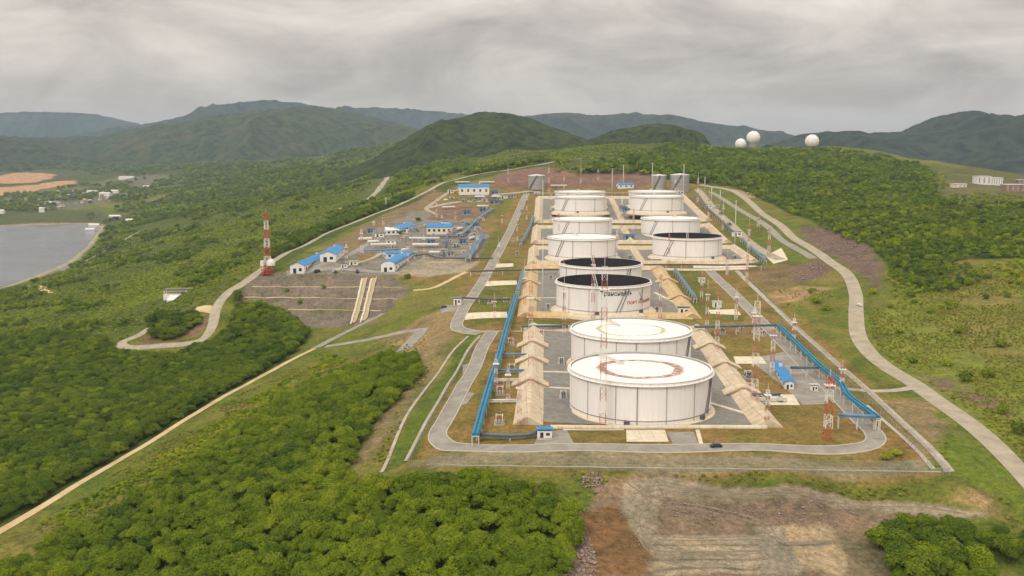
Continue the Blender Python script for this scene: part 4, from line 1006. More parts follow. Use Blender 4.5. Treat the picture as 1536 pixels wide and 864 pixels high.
mast(796, 585, 402, "tall slender lattice mast on the left berm beside the nearest tanks", 2.4, 1.5, 9, 0, 0.12)
mast(1131, 607, 442, "tall lattice mast behind the right berm of the nearest tanks", 2.6, 2.0, 8, 0, 0.06)
mast(1158, 560, 490, "short lattice floodlight mast by the long blue roofed hut", 1.8, 1.5, 4, 1, 0.05)
mast(1075, 530, 446, "lattice mast at the back end of the nearest right berm", 2.0, 1.4, 6, 0, 0.12)
mast(787, 482, 388, "lattice mast on the front end of the ochre berm's left side", 1.8, 1.2, 6, 0, 0.2)
mast(402, 411, 314, "large red and white communication tower at the left end of the station", 5.2, 1.9, 7, 0, 0.04, strong=True)
mast(543, 391, 341, "red and white mast in the station yard beside the white pillar", 2.2, 1.6, 4, 0, 0.06)
mast(561, 352, 330, "red and white mast behind the station, between two roads", 2.2, 1.6, 3, 1, 0.06)
mast(575, 345, 322, "red and white mast just left of the blue roof at the station's back", 2.0, 1.4, 3, 0, 0.08)
mast(683, 336, 316, "small orange red mast behind the cream fronted station building", 1.8, 1.3, 3, 0, 0.05)
mast(1137, 348, 322, "short red and white mast on the right between road and channel", 2.6, 1.6, 3, 0, 0.06)
mast(1153, 386, 338, "red and white mast at the end of the right pipe rack", 2.2, 1.4, 5, 0, 0.08)
mast(762, 279, 242, "red and white mast at the left end of the reddish cut slope", 2.4, 1.6, 5, 0, 0.2)
mast(871, 283, 238, "slim mast rising behind the farthest left column tank", 2.6, 1.6, 5, 0, 0.15)
mast(897, 276, 252, "red and white mast on the reddish slope between the tank columns", 2.4, 1.6, 4, 0, 0.1)
mast(823, 297, 244, "red and white mast right of the lone grey tank", 2.4, 1.6, 6, 0, 0.15)
mast(753, 343, 318, "small red and white mast beside the upper left road", 1.8, 1.3, 3, 0, 0.1)
for u, vb, vt, lab in ((814, 470, 356, "pale thin lightning pole inside the left berm of the open tanks"), (814, 342, 270, "pale thin lightning pole left of the fourth row of tanks"),
                       (1102, 371, 300, "pale tall lightning pole right of the open right column tank"), (918, 295, 252, "grey lightning pole between the farthest two columns"),
                       (935, 281, 247, "grey lightning pole beside the small blue roofed building at the back"), (978, 290, 244, "tall grey pole just left of the back grey tanks"),
                       (1025, 290, 246, "tall grey pole at the right side of the back grey tanks"), (1067, 301, 281, "short grey pole by the upper right road"),
                       (1080, 305, 285, "grey pole standing near the bend of the upper right road"), (1317, 658, 630, "pale lamp post at the front right bend of the perimeter road"),
                       (579, 312, 296, "white pole beside the ridge road with a crossbar"), (1057, 284, 265, "thin pole at the start of the right boundary road")):
    p = cast(u, vb); r_ = ray(u, vt); H = HC + r_[2] / r_[1] * p[1] - p[2]
    t = thing('lightning_pole', lab, 'pole', p, 0, 'slim poles round the site')
    k = p[1] / 700
    MB().tube([(0, 0, -0.5), (0, 0, H * 0.6), (0, 0, H)], [0.32 * k + .1, 0.22 * k + .1, 0.12 * k + .05], 8).build('shaft', M['pale_steel'], t, True)
    MB().box((0, 0, 0.2), (1.6, 1.6, 0.8)).build('footing', M['concrete'], t)
    m = MB().box((0, 0, H * 0.97), (2.6 * k + .6, 0.2, 0.2)); m.build('crossbar', M['pale_steel'], t)
# ------------------------------------------------------------------ buildings
def gable(name, label, a, b, w, hw, rise, roof='blue_roof', wall='white_wall', group=None, wins=4, over=0.6, base=None, cat='building', round_front=False, door=True, ends=True):
    """a gabled building whose ridge runs over the ground points a -> b"""
    a, b = Vector(a), Vector(b); L = (b - a).to_2d().length; rz = math.atan2(b.y - a.y, b.x - a.x)
    c = (a + b) / 2; zb = min(a.z, b.z, gz(c.x, c.y)) if base is None else base
    t = thing(name, label, cat, (c.x, c.y, zb), rz, group)
    m = MB()
    prof = [(-w / 2, -1.5), (-w / 2, hw), (0, hw + rise), (w / 2, hw), (w / 2, -1.5)]
    if round_front: prof = [(-w / 2, -1.5)] + [(-w / 2 * math.cos(k * math.pi / 8), hw + rise * math.sin(k * math.pi / 8)) for k in range(9)] + [(w / 2, -1.5)]
    m.extrude(prof, (-L / 2, 0, 0), (L / 2, 0, 0)); m.build('wall', M[wall], t)
    r = MB(); th = 0.25
    x0, x1 = -L / 2 - (over if not round_front else -1.2), L / 2 + over
    if round_front:
        up_ = [((w / 2 + .5) * -math.cos(k * math.pi / 8), hw + .06 + (rise + .2) * math.sin(k * math.pi / 8)) for k in range(9)]
        r.extrude(up_ + [(p[0], p[1] + th) for p in up_[::-1]], (x0, 0, 0), (x1, 0, 0))
    else:
        s = rise / (w / 2); e = w / 2 + 0.7
        r.extrude([(-e, hw - 0.7 * s + .03), (0, hw + rise + .03), (e, hw - 0.7 * s + .03), (e, hw - 0.7 * s + th), (0, hw + rise + th), (-e, hw - 0.7 * s + th)], (x0, 0, 0), (x1, 0, 0))
    rf = r.build('roof', M[roof], t)
    if L > 25: MB().box((L * .2, 0, hw + rise + .7), (1.6, 1.6, 1.4)).build('vent', M['pale_steel'], rf)
    for sy in (-1, 1):
        for k in range(wins):
            x = -L / 2 + L * (k + .5) / wins
            f = MB().box((x, sy * (w / 2 + .04), hw * .52), (min(2.4, L / wins * .55), 0.1, hw * .36)).build('window', M['glass'], t)
    for sx in ((-1, 1) if ends else ()):
        if door: MB().box((sx * (L / 2 + .05), w * .18, hw * .33), (0.12, w * .22, hw * .62)).build('door', M['glass'], t)
        MB().box((sx * (L / 2 + .05), -w * .22, hw * .5), (0.12, w * .2, hw * .36)).build('window', M['glass'], t)
    return t
def g(u, v): return cast(u, v)
gable('pump_building', "long white building with blue roof at the station's left corner", g(446, 411), g(487, 381), 11.5, 7.0, 2.4, wins=7)
gable('pump_building', "white gabled building with blue roof joined behind the long corner building", g(492, 393), g(506, 381), 13, 6.4, 2.6, wins=2)
gable('workshop', "building with rounded white front and long blue roof by the yard's edge", g(582, 408), g(611, 384), 11, 5.6, 2.6, round_front=True, wins=6)
gable('workshop', "low flat blue roofed annex left of the round fronted building", g(577, 387), g(596, 386), 12, 4.6, 1.2, wins=2)
gable('station_hall', "blue roofed hall at the back left of the station with white gable", g(590, 352), g(614, 340), 15, 6.0, 2.6, wins=4)
gable('station_hall', "small white roofed building in front of the back left blue hall", g(578, 352), g(598, 351), 10, 5.0, 2.4, roof='white_wall', wins=3)
gable('station_hall', "cream fronted hall with blue roof in the middle of the station's back", g(641, 350), g(678, 350), 15, 7.2, 3.0, wall='cream_wall', wins=5)
gable('station_hall', "long blue roofed hall with dark windows on the upper terrace", g(688, 291), g(733, 291), 15, 10.0, 3.4, wins=5)
gable('service_building', "small white building with blue roof between the farthest tank columns", g(926, 282), g(949, 281), 10, 5.0, 2.0, wins=3)
def hut(u, v, w, d, h, label, roof='blue_roof', rz=0.0, group='small blue roofed huts', wall='white_wall'):
    p = cast(u, v); t = thing('hut', label, 'hut', p, rz, group)
    MB().box((0, d / 2, h / 2 - 0.4), (w, d, h + 0.8)).build('wall', M[wall], t)
    MB().extrude([(-d / 2 - .5, h), (d / 2 + .5, h + 0.5), (d / 2 + .5, h + 0.85), (-d / 2 - .5, h + 0.35)], (-w / 2 - .5, d / 2, 0), (w / 2 + .5, d / 2, 0)).build('roof', M[roof], t)
    MB().box((-w * .2, -.05, h * .42), (w * .22, .12, h * .8)).build('door', M['glass'], t)
    MB().box((w * .22, -.05, h * .58), (w * .26, .12, h * .34)).build('window', M['glass'], t)
    MB().box((0, -1.2, 0.1), (w * 1.1, 2.2, 0.5)).build('doorstep', M['concrete'], t)
    return t
hut(817, 658, 5.6, 4.5, 3.0, "white hut with blue roof beside the front left berm, by the perimeter road")
t_ = gable('pump_house', "long narrow blue roofed house with white end between right berm and road", g(1184, 584), g(1165, 551), 4.2, 3.4, 0.8, wins=5)
hut(866, 497, 7.0, 5.0, 3.4, "hut with dark blue roof at the left shoulder of the second tank")
hut(1026, 472, 7.0, 5.0, 4.2, "dark blue topped hut peeking out at the right shoulder of the second tank", roof='steel_blue')
hut(686, 458, 5.0, 5.0, 4.4, "white hut with pale blue roof left of the upper left road", roof='blue_pale')
hut(1076, 461, 5.5, 4.0, 3.4, "white hut on the pale pad right of the open tanks", roof='white_wall')
hut(1053, 424, 4.5, 4.0, 3.0, "small pinkish white hut on the grass beside the right inner road", roof='mast_white')
hut(985, 396, 8.0, 4.0, 3.2, "low pale blue hut between the open tanks and the third row", roof='blue_pale')
hut(944, 360, 11, 7.0, 5.0, "blue grey hut between the third row's two tanks", roof='blue_pale', wall='blue_pale')
hut(936, 318, 9.0, 7.0, 6.0, "blue grey hut between the two columns at the fourth row", roof='steel_blue', wall='blue_pale')
hut(1106, 355, 9.0, 6.0, 4.5, "blue roofed hut on the right pipe rack beside the tall pale pole")
hut(1063, 313, 8.0, 6.0, 4.5, "white and blue hut by the farthest right tanks", roof='blue_pale')
hut(806, 292, 8.0, 5.0, 4.0, "white hut in front of the lone grey tank", roof='white_wall')
hut(985, 290, 8.0, 5.0, 4.0, "white hut in front of the left back grey tank", roof='white_wall')
hut(1021, 291, 8.0, 5.0, 4.0, "white hut in front of the right back grey tank", roof='white_wall')
hut(569, 356, 9.0, 6.0, 3.6, "white hut with pale blue roof at the station's left middle", roof='blue_pale')
hut(742, 292, 10, 7.0, 5.0, "blue hut at the right end of the upper terrace hall", wall='blue_pale')
hut(741, 306, 14, 8.0, 4.0, "low blue roofed shed right of the upper terrace", wall='blue_pale')
hut(712, 340, 9.0, 7.0, 3.6, "blue grey shed at the station's right upper corner", roof='steel_blue', wall='blue_pale')
hut(1222, 587, 3.0, 2.6, 2.6, "tiny grey cabin at the right access gate", roof='pale_steel')
# white canopies and pipe bridges of the station
def canopy(a, b, h, d, label, posts=5):
    a, b = Vector(cast(*a)), Vector(cast(*b)); c = (a + b) / 2; L = (b - a).to_2d().length; rz = math.atan2(b.y - a.y, b.x - a.x)
    t = thing('canopy', label, 'canopy', (c.x, c.y, min(a.z, b.z)), rz, 'white canopies and pipe bridges in the station')
    MB().box((0, 0, h), (L, d, 1.3)).build('roof', M['white_wall'], t)
    for k in range(posts): MB().box((-L / 2 + L * (k + .5) / posts, 0, h / 2 - 0.8), (0.5, 0.5, h - 0.5 + 0.8)).build('post', M['pale_steel'], t)
canopy((556, 372), (594, 371), 3.6, 4.0, "white canopy with a thick left pillar behind the round fronted building")
canopy((614, 362), (659, 362), 3.6, 3.0, "narrow white canopy in front of the cream fronted hall")
canopy((619, 371), (658, 371), 3.0, 5.0, "broad white canopy on the station's grey yard")
canopy((664, 314), (682, 313), 3.0, 4.0, "small white canopy at the left of the upper terrace edge", 4)
canopy((716, 312), (733, 312), 3.0, 5.0, "small white canopy at the right of the upper terrace edge", 3)
canopy((683, 276), (704, 275), 3.0, 4.0, "white slab roof behind the upper hall, left one", 3)
canopy((719, 276), (741, 275), 3.0, 4.0, "white slab roof behind the upper hall, right one", 3)
canopy((826, 281), (850, 281), 3.0, 4.0, "white slab roof right of the lone grey tank", 3)
# valve manifolds, pump skids: pipework on frames
def manifold(u, v, label, s=1.0, cols=('pale_steel', 'steel_blue', 'red'), n=3, rz=0.0, group='valve manifolds and pipe frames round the tanks'):
    p = cast(u, v); t = thing('valve_manifold', label, 'valve manifold', p, rz, group)
    fr = MB()
    for x in (-1.3, 1.3):
        for y in (-2.2, 2.2): fr.bar((x * s, y * s, -.6), (x * s, y * s, 3.0 * s), 0.28 * s)
        fr.bar((x * s, -2.3 * s, 3.05 * s), (x * s, 2.3 * s, 3.05 * s), 0.28 * s)
    fr.bar((-1.5 * s, 0, 3.3 * s), (1.5 * s, 0, 3.3 * s), 0.28 * s)
    fr.build('frame', M[cols[0]], t)
    for k in range(n):
        x = (k - (n - 1) / 2) * 1.2 * s
        pp = MB().tube([(x, -3.6 * s, 0.8 * s), (x, -1.5 * s, 0.8 * s), (x, -1.0 * s, 1.5 * s), (x, 1.2 * s, 1.5 * s), (x, 1.8 * s, 0.8 * s), (x, 3.8 * s, 0.8 * s)], 0.33 * s, 8).build('pipe', M[cols[1]], t, True)
        MB().lathe([(0.1, 1.6 * s), (0.55 * s, 1.7 * s), (0.55 * s, 2.2 * s), (0.15 * s, 2.3 * s), (0.15 * s, 2.9 * s), (0.5 * s, 2.95 * s), (0.5 * s, 3.05 * s), (0.02, 3.06 * s)], (x, 0, 0), 10).build('valve', M[cols[2]], t)
    MB().box((0, 0, 0.05), (4.2 * s, 8 * s, 0.5)).build('plinth', M['concrete'], t)
CW, CB = ('pale_steel', 'grey_steel', 'red'), ('pale_steel', 'steel_blue', 'dark_steel')
MAN = [(749, 634, 1.0, CW, "white pipe frame on brown grass between blue rack and the first berm ramp"), (750, 590, 1.0, CW, "white pipe frame with red valves midway along the left blue rack"),
       (768, 556, 1.0, CB, "dark pipe manifold beside the left berm, behind the frame with red valves"), (766, 516, 1.0, CW, "white pipe frame near the top of the left bright blue rack"),
       (812, 502, 0.9, CW, "red valved manifold between the ochre berm and the grey cross rack"), (735, 455, 0.9, CW, "pale pipe frame on the green strip left of the ochre berm"),
       (758, 452, 0.8, CB, "dark manifold beside the blue grey rack, level with the small left hut"), (1083, 500, 1.0, CW, "white pipe frame with red valves under the dark cross rack"),
       (1112, 498, 0.9, CW, "second red valved pipe frame along the dark cross rack"), (1145, 503, 0.9, CW, "red valved manifold at the right road, below the cross rack's end"),
       (1122, 566, 1.0, CB, "dark pipe manifold between right berm and the long blue hut"), (1125, 585, 1.0, CW, "pale pipe frame just in front of the dark manifold by the long blue hut"), (1140, 602, 0.8, CW, "red valved manifold on the front pale pad right of the berm"),
       (1170, 602, 0.7, CB, "low dark manifold at the paved yard's left edge"), (776, 382, 1.0, CB, "dark manifold with red pipes left of the third row berm"), (770, 362, 1.0, CW, "white pipe frame left of the third row, by the upper road"),
       (783, 318, 1.2, CB, "dark manifold beside the upper left road, level with the fourth row"), (790, 300, 1.2, CW, "pale manifold at the top end of the upper left road"),
       (1082, 322, 1.3, CB, "dark manifold on the right rack by the fourth row"), (1094, 338, 1.2, CB, "dark manifold on the right rack just before the tall pale pole"), (1076, 312, 1.3, CW, "white manifold at the farthest right berm corner"),
       (1144, 390, 1.0, CW, "white pipe frame at the lower end of the right blue rack"), (845, 596, 0.9, CB, "dark pipe cluster at the left foot of the nearest tank"), (842, 545, 0.9, CB, "dark pipe cluster at the left foot of the second tank"),
       (822, 462, 0.9, CB, "dark pipe cluster at the left foot of the lettered tank"), (985, 466, 0.9, CB, "dark pipe cluster at the right foot of the lettered tank"), (826, 418, 0.9, CB, "dark pipe cluster at the left foot of the rear open tank"),
       (806, 388, 1.0, CB, "dark pipe cluster left of the third row's white roofed tank"), (1102, 388, 1.0, CB, "dark pipe cluster right of the third row's open tank"), (945, 388, 1.0, CB, "dark pipe cluster between the tanks of the third row"),
       (1062, 560, 0.9, CB, "dark pipe cluster inside the right berm near the second tank"), (1050, 612, 0.8, CB, "low pipe cluster at the right foot of the nearest tank")]
for u, v, s, c_, lab in MAN: manifold(u, v, lab, s, c_, 3 if s >= 1 else 2)
k_ = 0
for u, v, lab in ((676, 352, "pump skid with red valves at the right end of the cream fronted hall"), (690, 356, "pump skid with dark pipes left of the station's blue rack"), (704, 350, "pump skid near the top of the station's blue rack"), (716, 346, "pump skid right of the station's blue grey shed"),
                  (684, 372, "pump skid on the brown strip inside the station's right edge"), (668, 368, "pump skid beside the broad white canopy"), (666, 380, "pump skid at the lower right of the station's grey yard"), (640, 342, "pump skid between the two blue roofed halls"),
                  (624, 348, "pump skid by the left end of the cream fronted hall"), (604, 362, "pump skid behind the broad canopy's left end"), (696, 303, "pump skid in front of the upper hall's left part"), (712, 304, "pump skid in front of the upper hall's middle"), (726, 302, "pump skid in front of the upper hall's right part"),
                  (752, 304, "pump skid right of the upper terrace sheds"), (734, 322, "pump skid below the upper terrace's right corner"), (722, 332, "pump skid between upper terrace and the station's blue rack"), (678, 300, "pump skid at the upper terrace's left end"), (700, 338, "pump skid in the station's back right corner")):
    manifold(u, v, lab, 1.3, (CW, CB, ('grey_steel', 'blue_pale', 'dark_steel'))[k_ % 3], 3, k_ * 0.7, 'pump skids in the left station'); k_ += 1

# ------------------------------------------------------------------ pavilion, staircases, radomes
p = cast(262, 446)
t = thing('hillside_platform', "white concrete platform with grey panel roof standing alone among green scrub", 'platform', p, 0.1)
MB().box((0, 6, -1.0), (19, 10, 6.5)).build('base', M['white_wall'], t)
MB().extrude([(-4.5, -4), (-4.5, 1.5), (4.5, 1.5), (4.5, -4)], (0, -9, -2.5), (0, 1.2, 0)).build('ramp', M['mast_white'], t)
for k in range(4):
    MB().bar((-9.5, 3.0 + k * 2.6, 3.4 + k * 0.9), (9.5 + k, 3.0 + k * 2.6, 3.4 + k * 0.9), 2.0, 0.25).build('roof_panel', M['grey_steel'] if k % 2 else M['dark_steel'], t)
for x in (-9, 9):
    for y in (2.4, 10): MB().box((x, y, 3.2), (0.6, 0.6, 4.4)).build('post', M['white_wall'], t)
for lab, px in (("pale yellow staircase down the grey slope, left one of two", [(548, 418), (540, 452), (531, 485)]), ("pale yellow staircase down the grey slope, right one of two", [(562, 418), (554, 452), (546, 482)])):
    pts = [cast(u, v) for u, v in px]
    o = ribbon('slope_staircase', pts, 2.6, M['wood'], 0.35, kind=None, raise_=0.3); tag(o, lab, 'staircase', 'staircases down the retaining slope')
    for s_ in (-1, 1):
        r_ = ribbon('railing', pts, 0.25, M['pale_steel'], 0.4, 1.45 * s_, kind=None, nc=2, raise_=1.1); r_.parent = o
    r_ = ribbon('edge_strip', pts, 1.3, M['pad'], 0.3, 2.4, kind=None, raise_=0.2); r_.parent = o
def radome(u, vc, r_px, Y, label, drum):
    x, y, z = at_depth(u, vc, Y); r = r_px * Y / F; zg = gz(x, Y)
    t = thing('radome', label, 'radome', (x, Y, zg), 0, 'white radar domes on the hilltop')
    import bmesh
    bm = bmesh.new(); bmesh.ops.create_icosphere(bm, subdivisions=3, radius=r)
    cut = -0.72 * r
    bmesh.ops.bisect_plane(bm, geom=bm.verts[:] + bm.edges[:] + bm.faces[:], plane_co=(0, 0, cut), plane_no=(0, 0, 1), clear_inner=True)
    me = bpy.data.meshes.new('dome'); bm.to_mesh(me)
    me.materials.append(M['tank_white']); d = bpy.data.objects.new('dome', me); C.objects.link(d); d.parent = t; d.location = (0, 0, z - zg)
    sm = MB()
    for e in bm.edges:
        if e.index % 3 == 0: sm.bar(e.verts[0].co * 1.003, e.verts[1].co * 1.003, r * 0.018)
    sm.build('panel_joints', M['grey_steel'], d); bm.free()
    zt = z + cut - zg; rb = r * 0.72
    MB().lathe([(rb * drum, -12), (rb * drum, zt * .6), (rb, zt + .1)], n=32).build('base', M['grey_steel'], t, True)
radome(1111, 216, 8.2, 2080, "smallest white radar dome on the hilltop, lowest of the left pair", 1.0)
radome(1130, 206.5, 10, 2120, "large white radar dome of the left pair, standing on a taller base", 0.8)
radome(1218, 212, 10.2, 2080, "white radar dome standing apart at the right of the hilltop", 0.8)

# ------------------------------------------------------------------ cars
def car(u, v, rz, col_, label, van=False, s=1.0):
    p = cast(u, v); t = thing('parked_car' if not van else 'parked_van', label, 'van' if van else 'car', (p[0], p[1], p[2] + 0.18), rz, None)
    L, W_, H1, H2 = (4.6, 1.85, 0.85, 1.5) if not van else (5.6, 2.1, 1.1, 2.4)
    side = [(-L / 2, 0.35), (-L / 2, H1), (-L * .33, H1 + .08), (-L * .2, H2), (L * .22 if not van else L * .42, H2), (L * .42 if not van else L * .49, H1 + .1), (L / 2, H1 - .1), (L / 2, 0.35)]
    b = MB(); vs_ = []
    for y, k in ((-W_ / 2, 1), (W_ / 2, 1)): vs_ += [(x, y * (0.86 if z > H1 + .2 else 1), z) for x, z in side]
    n = len(side)
    b.add(vs_, [tuple(range(n)), tuple(range(n, 2 * n))[::-1]] + [(i, n + i, n + (i + 1) % n, (i + 1) % n) for i in range(n)])
    b.build('body', M[col_], t)
    w = MB()
    for s_ in (-1, 1): w.add([(-L * .29, s_ * (W_ * .482), H1 + .12), (L * .36, s_ * (W_ * .482), H1 + .12), (L * .22, s_ * (W_ * .437), H2 - .1), (-L * .19, s_ * (W_ * .437), H2 - .1)], [(0, 1, 2, 3)])
    w.add([(-L * .315, -W_ * .4, H1 + .2), (-L * .315, W_ * .4, H1 + .2), (-L * .215, W_ * .38, H2 - .06), (-L * .215, -W_ * .38, H2 - .06)], [(0, 1, 2, 3)])
    w.build('windows', M['glass'], t)
    for x in (-L * .31, L * .31):
        for y in (-W_ / 2 + .05, W_ / 2 - .05):
            MB().tube([(x, y - .11, .34), (x, y + .11, .34)], .36, 14).build('wheel', M['black'], t)
    return t
car(1289, 459, R(92), 'car_white', "white car driving on the road along the right side of the site")
car(1074, 671, R(2), 'car_dark', "dark blue car on the front perimeter road")
car(475, 409, R(40), 'car_dark', "dark car parked beside the long corner building", van=True)
car(503, 410, R(95), 'car_dark', "dark van at the yard's lower edge, midway between two blue roofed buildings", van=True)
car(536, 409, R(95), 'car_dark', "dark van parked near the top of the pale staircases", van=True)
car(665, 462, R(20), 'car_dark', "dark car parked left of the small white hut by the left road")
car(668, 301, R(10), 'car_white', "white van on the upper terrace", van=True)

# ------------------------------------------------------------------ fences
def fence(label, px, h=2.4, every=4.0, max_posts=95):
    c = resample(np.array([cast(u, v)[:2] for u, v in dens(px)]), 2.0); z = grid_z(c[:, 0], c[:, 1])
    t = thing('mesh_fence', label, 'fence', (c[0, 0], c[0, 1], z[0]), 0, 'mesh fences round the site')
    x0, y0, z0 = c[0, 0], c[0, 1], z[0]; n = len(c)
    m = MB(); m.add([(c[i, 0] - x0, c[i, 1] - y0, z[i] - z0 + k) for i in range(n) for k in (0.05, h)], [(2 * i, 2 * i + 2, 2 * i + 3, 2 * i + 1) for i in range(n - 1)])
    m.build('mesh_panel', M['mesh_fence'], t)
    r = MB()
    for i in range(n - 1):
        for k in (h,): r.bar((c[i, 0] - x0, c[i, 1] - y0, z[i] - z0 + k), (c[i + 1, 0] - x0, c[i + 1, 1] - y0, z[i + 1] - z0 + k), 0.05)
    r.build('rail', M['grey_steel'], t)
    st = max(int(round(every / 2.0)), int(math.ceil(n / max_posts)))
    po = MB().box((0, 0, h / 2 - .1), (0.1, 0.1, h + .6)).build('post', M['grey_steel'], t, loc=(0, 0, 0))
    for i in range(st, n, st):
        q = po.copy(); C.objects.link(q); q.parent = t; q.location = (c[i, 0] - x0, c[i, 1] - y0, z[i] - z0)
fence("outer mesh fence along the front of the site, nearest the dirt clearing", [(612, 700), (640, 702), (900, 706), (1200, 710), (1424, 712)])
fence("inner mesh fence along the front, just behind the outer front fence", [(640, 690), (900, 695), (1200, 699), (1398, 703)])
fence("outer mesh fence along the right side, beside the drain channel", [(1424, 712), (1340, 628), (1258, 550), (1186, 484), (1112, 408)])
fence("inner mesh fence along the right side, behind the blue rack", [(1398, 703), (1318, 618), (1240, 545), (1170, 482)])
fence("mesh fence along the left side between the two drain channels", [(612, 700), (655, 616), (690, 556), (716, 512)])
fence("mesh fence along the top edge of the station's retaining slope", [(412, 413), (470, 414.5), (590, 415)])

# ------------------------------------------------------------------ far village and sheds
def house(u, v, w, d, h, rise, label, wall, roof, group, rz=0.0, lift=0):
    p = cast(u, v); t = thing('house', label, 'house', p, rz, group)
    MB().extrude([(-d / 2, -4), (-d / 2, h), (0, h + rise), (d / 2, h), (d / 2, -4)], (-w / 2, 0, 0), (w / 2, 0, 0)).build('wall', M[wall], t)
    s = rise / (d / 2); e = d / 2 + .8
    MB().extrude([(-e, h - .8 * s + .05), (0, h + rise + .05), (e, h - .8 * s + .05), (e, h - .8 * s + .5), (0, h + rise + .5), (-e, h - .8 * s + .5)], (-w / 2 - .6, 0, 0), (w / 2 + .6, 0, 0)).build('roof', M[roof], t)
VR = random.Random(4)
vill = [("grey roofed", 'grey_wall', 'roof_grey'), ("brown roofed", 'cream_wall', 'roof_rust'), ("dark roofed", 'grey_wall', 'dark_steel')]
vpoly = [(20, 312), (30, 300), (60, 292), (120, 284), (150, 284), (190, 284), (175, 300), (120, 310), (70, 316)]
n_h = 0
while n_h < 66:
    u, v = VR.uniform(20, 190), VR.uniform(284, 314)
    if not inside(np.array([u]), np.array([v]), vpoly)[0]: continue
    nm, wl_, rf_ = vill[n_h % 3]
    house(u, v, VR.uniform(9, 18), VR.uniform(8, 10), VR.uniform(3, 5), 3.0, f"{nm} house in the distant village above the bay", wl_, rf_, f"{nm} houses in the distant village", VR.uniform(-.5, .5)); n_h += 1
for u, v, w, d, h, lab in ((140, 290, 42, 14, 7, "long pale shed at the village's upper edge"), (158, 294, 34, 18, 9, "largest white building in the village"), (172, 291, 26, 14, 11, "tall white building right of the largest village building"),
                           (76, 308, 30, 16, 9, "white building on the village's left near the shore"), (64, 318, 16, 12, 11, "bright white tower house alone below the village"), (1, 320, 22, 12, 8, "white building at the left edge above the bay"),
                           (224, 282, 40, 14, 6, "low white shed beside the far valley road"), (190, 268, 60, 18, 6, "low pale shed farthest up the valley"), (173, 328, 30, 14, 7, "cream building on the slope right of the bay"), (195, 335, 18, 12, 8, "white cabin above the winding lower road"),
                           (142, 340, 26, 14, 5, "white boathouse at the bay's corner"), (136, 347, 22, 12, 5, "grey boathouse on the beach below the white one")):
    house(u, v, w, d, h, 3.0, lab, 'white_wall' if 'cream' not in lab else 'cream_wall', 'pale_steel', 'single buildings in the valley')
def block(u, v, w, d, h, label, wall, wins):
    p = cast(u, v); t = thing('industrial_shed', label, 'shed', p, 0, 'sheds on the far right plateau')
    MB().box((0, d / 2, h / 2 - 2), (w, d, h + 4)).build('wall', M[wall], t)
    MB().box((0, d / 2, h + .4), (w + 1, d + 1, .7)).build('roof', M['pale_steel'], t)
    for k in range(wins): MB().box((-w / 2 + w * (k + .5) / wins, -.08, h * .55), (w / wins * .28, .2, h * .7)).build('window', M['roof_grey'], t)
block(1476, 277, 20, 14, 11, "grey white block, left one of the pair on the right plateau", 'mast_white', 3)
block(1495, 278, 17, 14, 10, "bright white block with vertical strips on the right plateau", 'white_wall', 5)
block(1523, 288, 26, 14, 9, "brown walled shed with pale roof at the right edge", 'roof_rust', 4)
block(1440, 281, 18, 10, 4, "low pale shed left of the two white blocks", 'cream_wall', 3)
block(1532, 276, 10, 8, 6, "small reddish shed at the far right edge", 'roof_rust', 2)
# rubble heaps in the foreground
def rubble(name, px, n, s0, s1, mat='rock'):
    poly = cpoly(px); x0, y0 = poly.min(0); x1, y1 = poly.max(0); m = MB(); k = 0; rr = random.Random(len(px) * 7 + n)
    while k < n:
        x, y = rr.uniform(x0, x1), rr.uniform(y0, y1)
        if not inside(np.array([x]), np.array([y]), poly)[0]: continue
        s = rr.uniform(s0, s1) * (1 + (rr.random() < .1)); z = gz(x, y) + s * .25
        o = [(1, 0, 0), (-1, 0, 0), (0, 1, 0), (0, -1, 0), (0, 0, 1), (0, 0, -1), (.6, .6, .5), (-.6, .6, .4), (.6, -.6, .5), (-.6, -.6, .5)]
        q = [Vector(a) * s * rr.uniform(.6, 1.1) for a in o]
        V = [(x + a.x, y + a.y, z + a.z * .8) for a in q]
        m.add(V, [(0, 6, 4), (6, 2, 4), (2, 7, 4), (7, 1, 4), (1, 9, 4), (9, 3, 4), (3, 8, 4), (8, 0, 4), (0, 5, 2), (2, 5, 1), (1, 5, 3), (3, 5, 0), (0, 2, 6), (2, 1, 7), (1, 3, 9), (3, 0, 8)]); k += 1
    o = m.build(name, M[mat]); tag(o, kind='stuff')
rubble('rubble', [(852, 818), (882, 798), (902, 870), (846, 880)], 420, 0.2, 0.55)
rubble('rubble', [(876, 712), (902, 708), (905, 730), (872, 732)], 130, 0.2, 0.5)
rubble('rubble', [(1150, 760), (1260, 752), (1300, 770), (1240, 795), (1150, 790), (1010, 778), (990, 750)], 500, 0.12, 0.38)
rubble('rubble', [(1200, 345), (1300, 370), (1315, 430), (1230, 372)], 380, 0.3, 0.8)
rubble('rubble', [(1176, 408), (1230, 392), (1250, 404), (1210, 424)], 160, 0.3, 0.8)
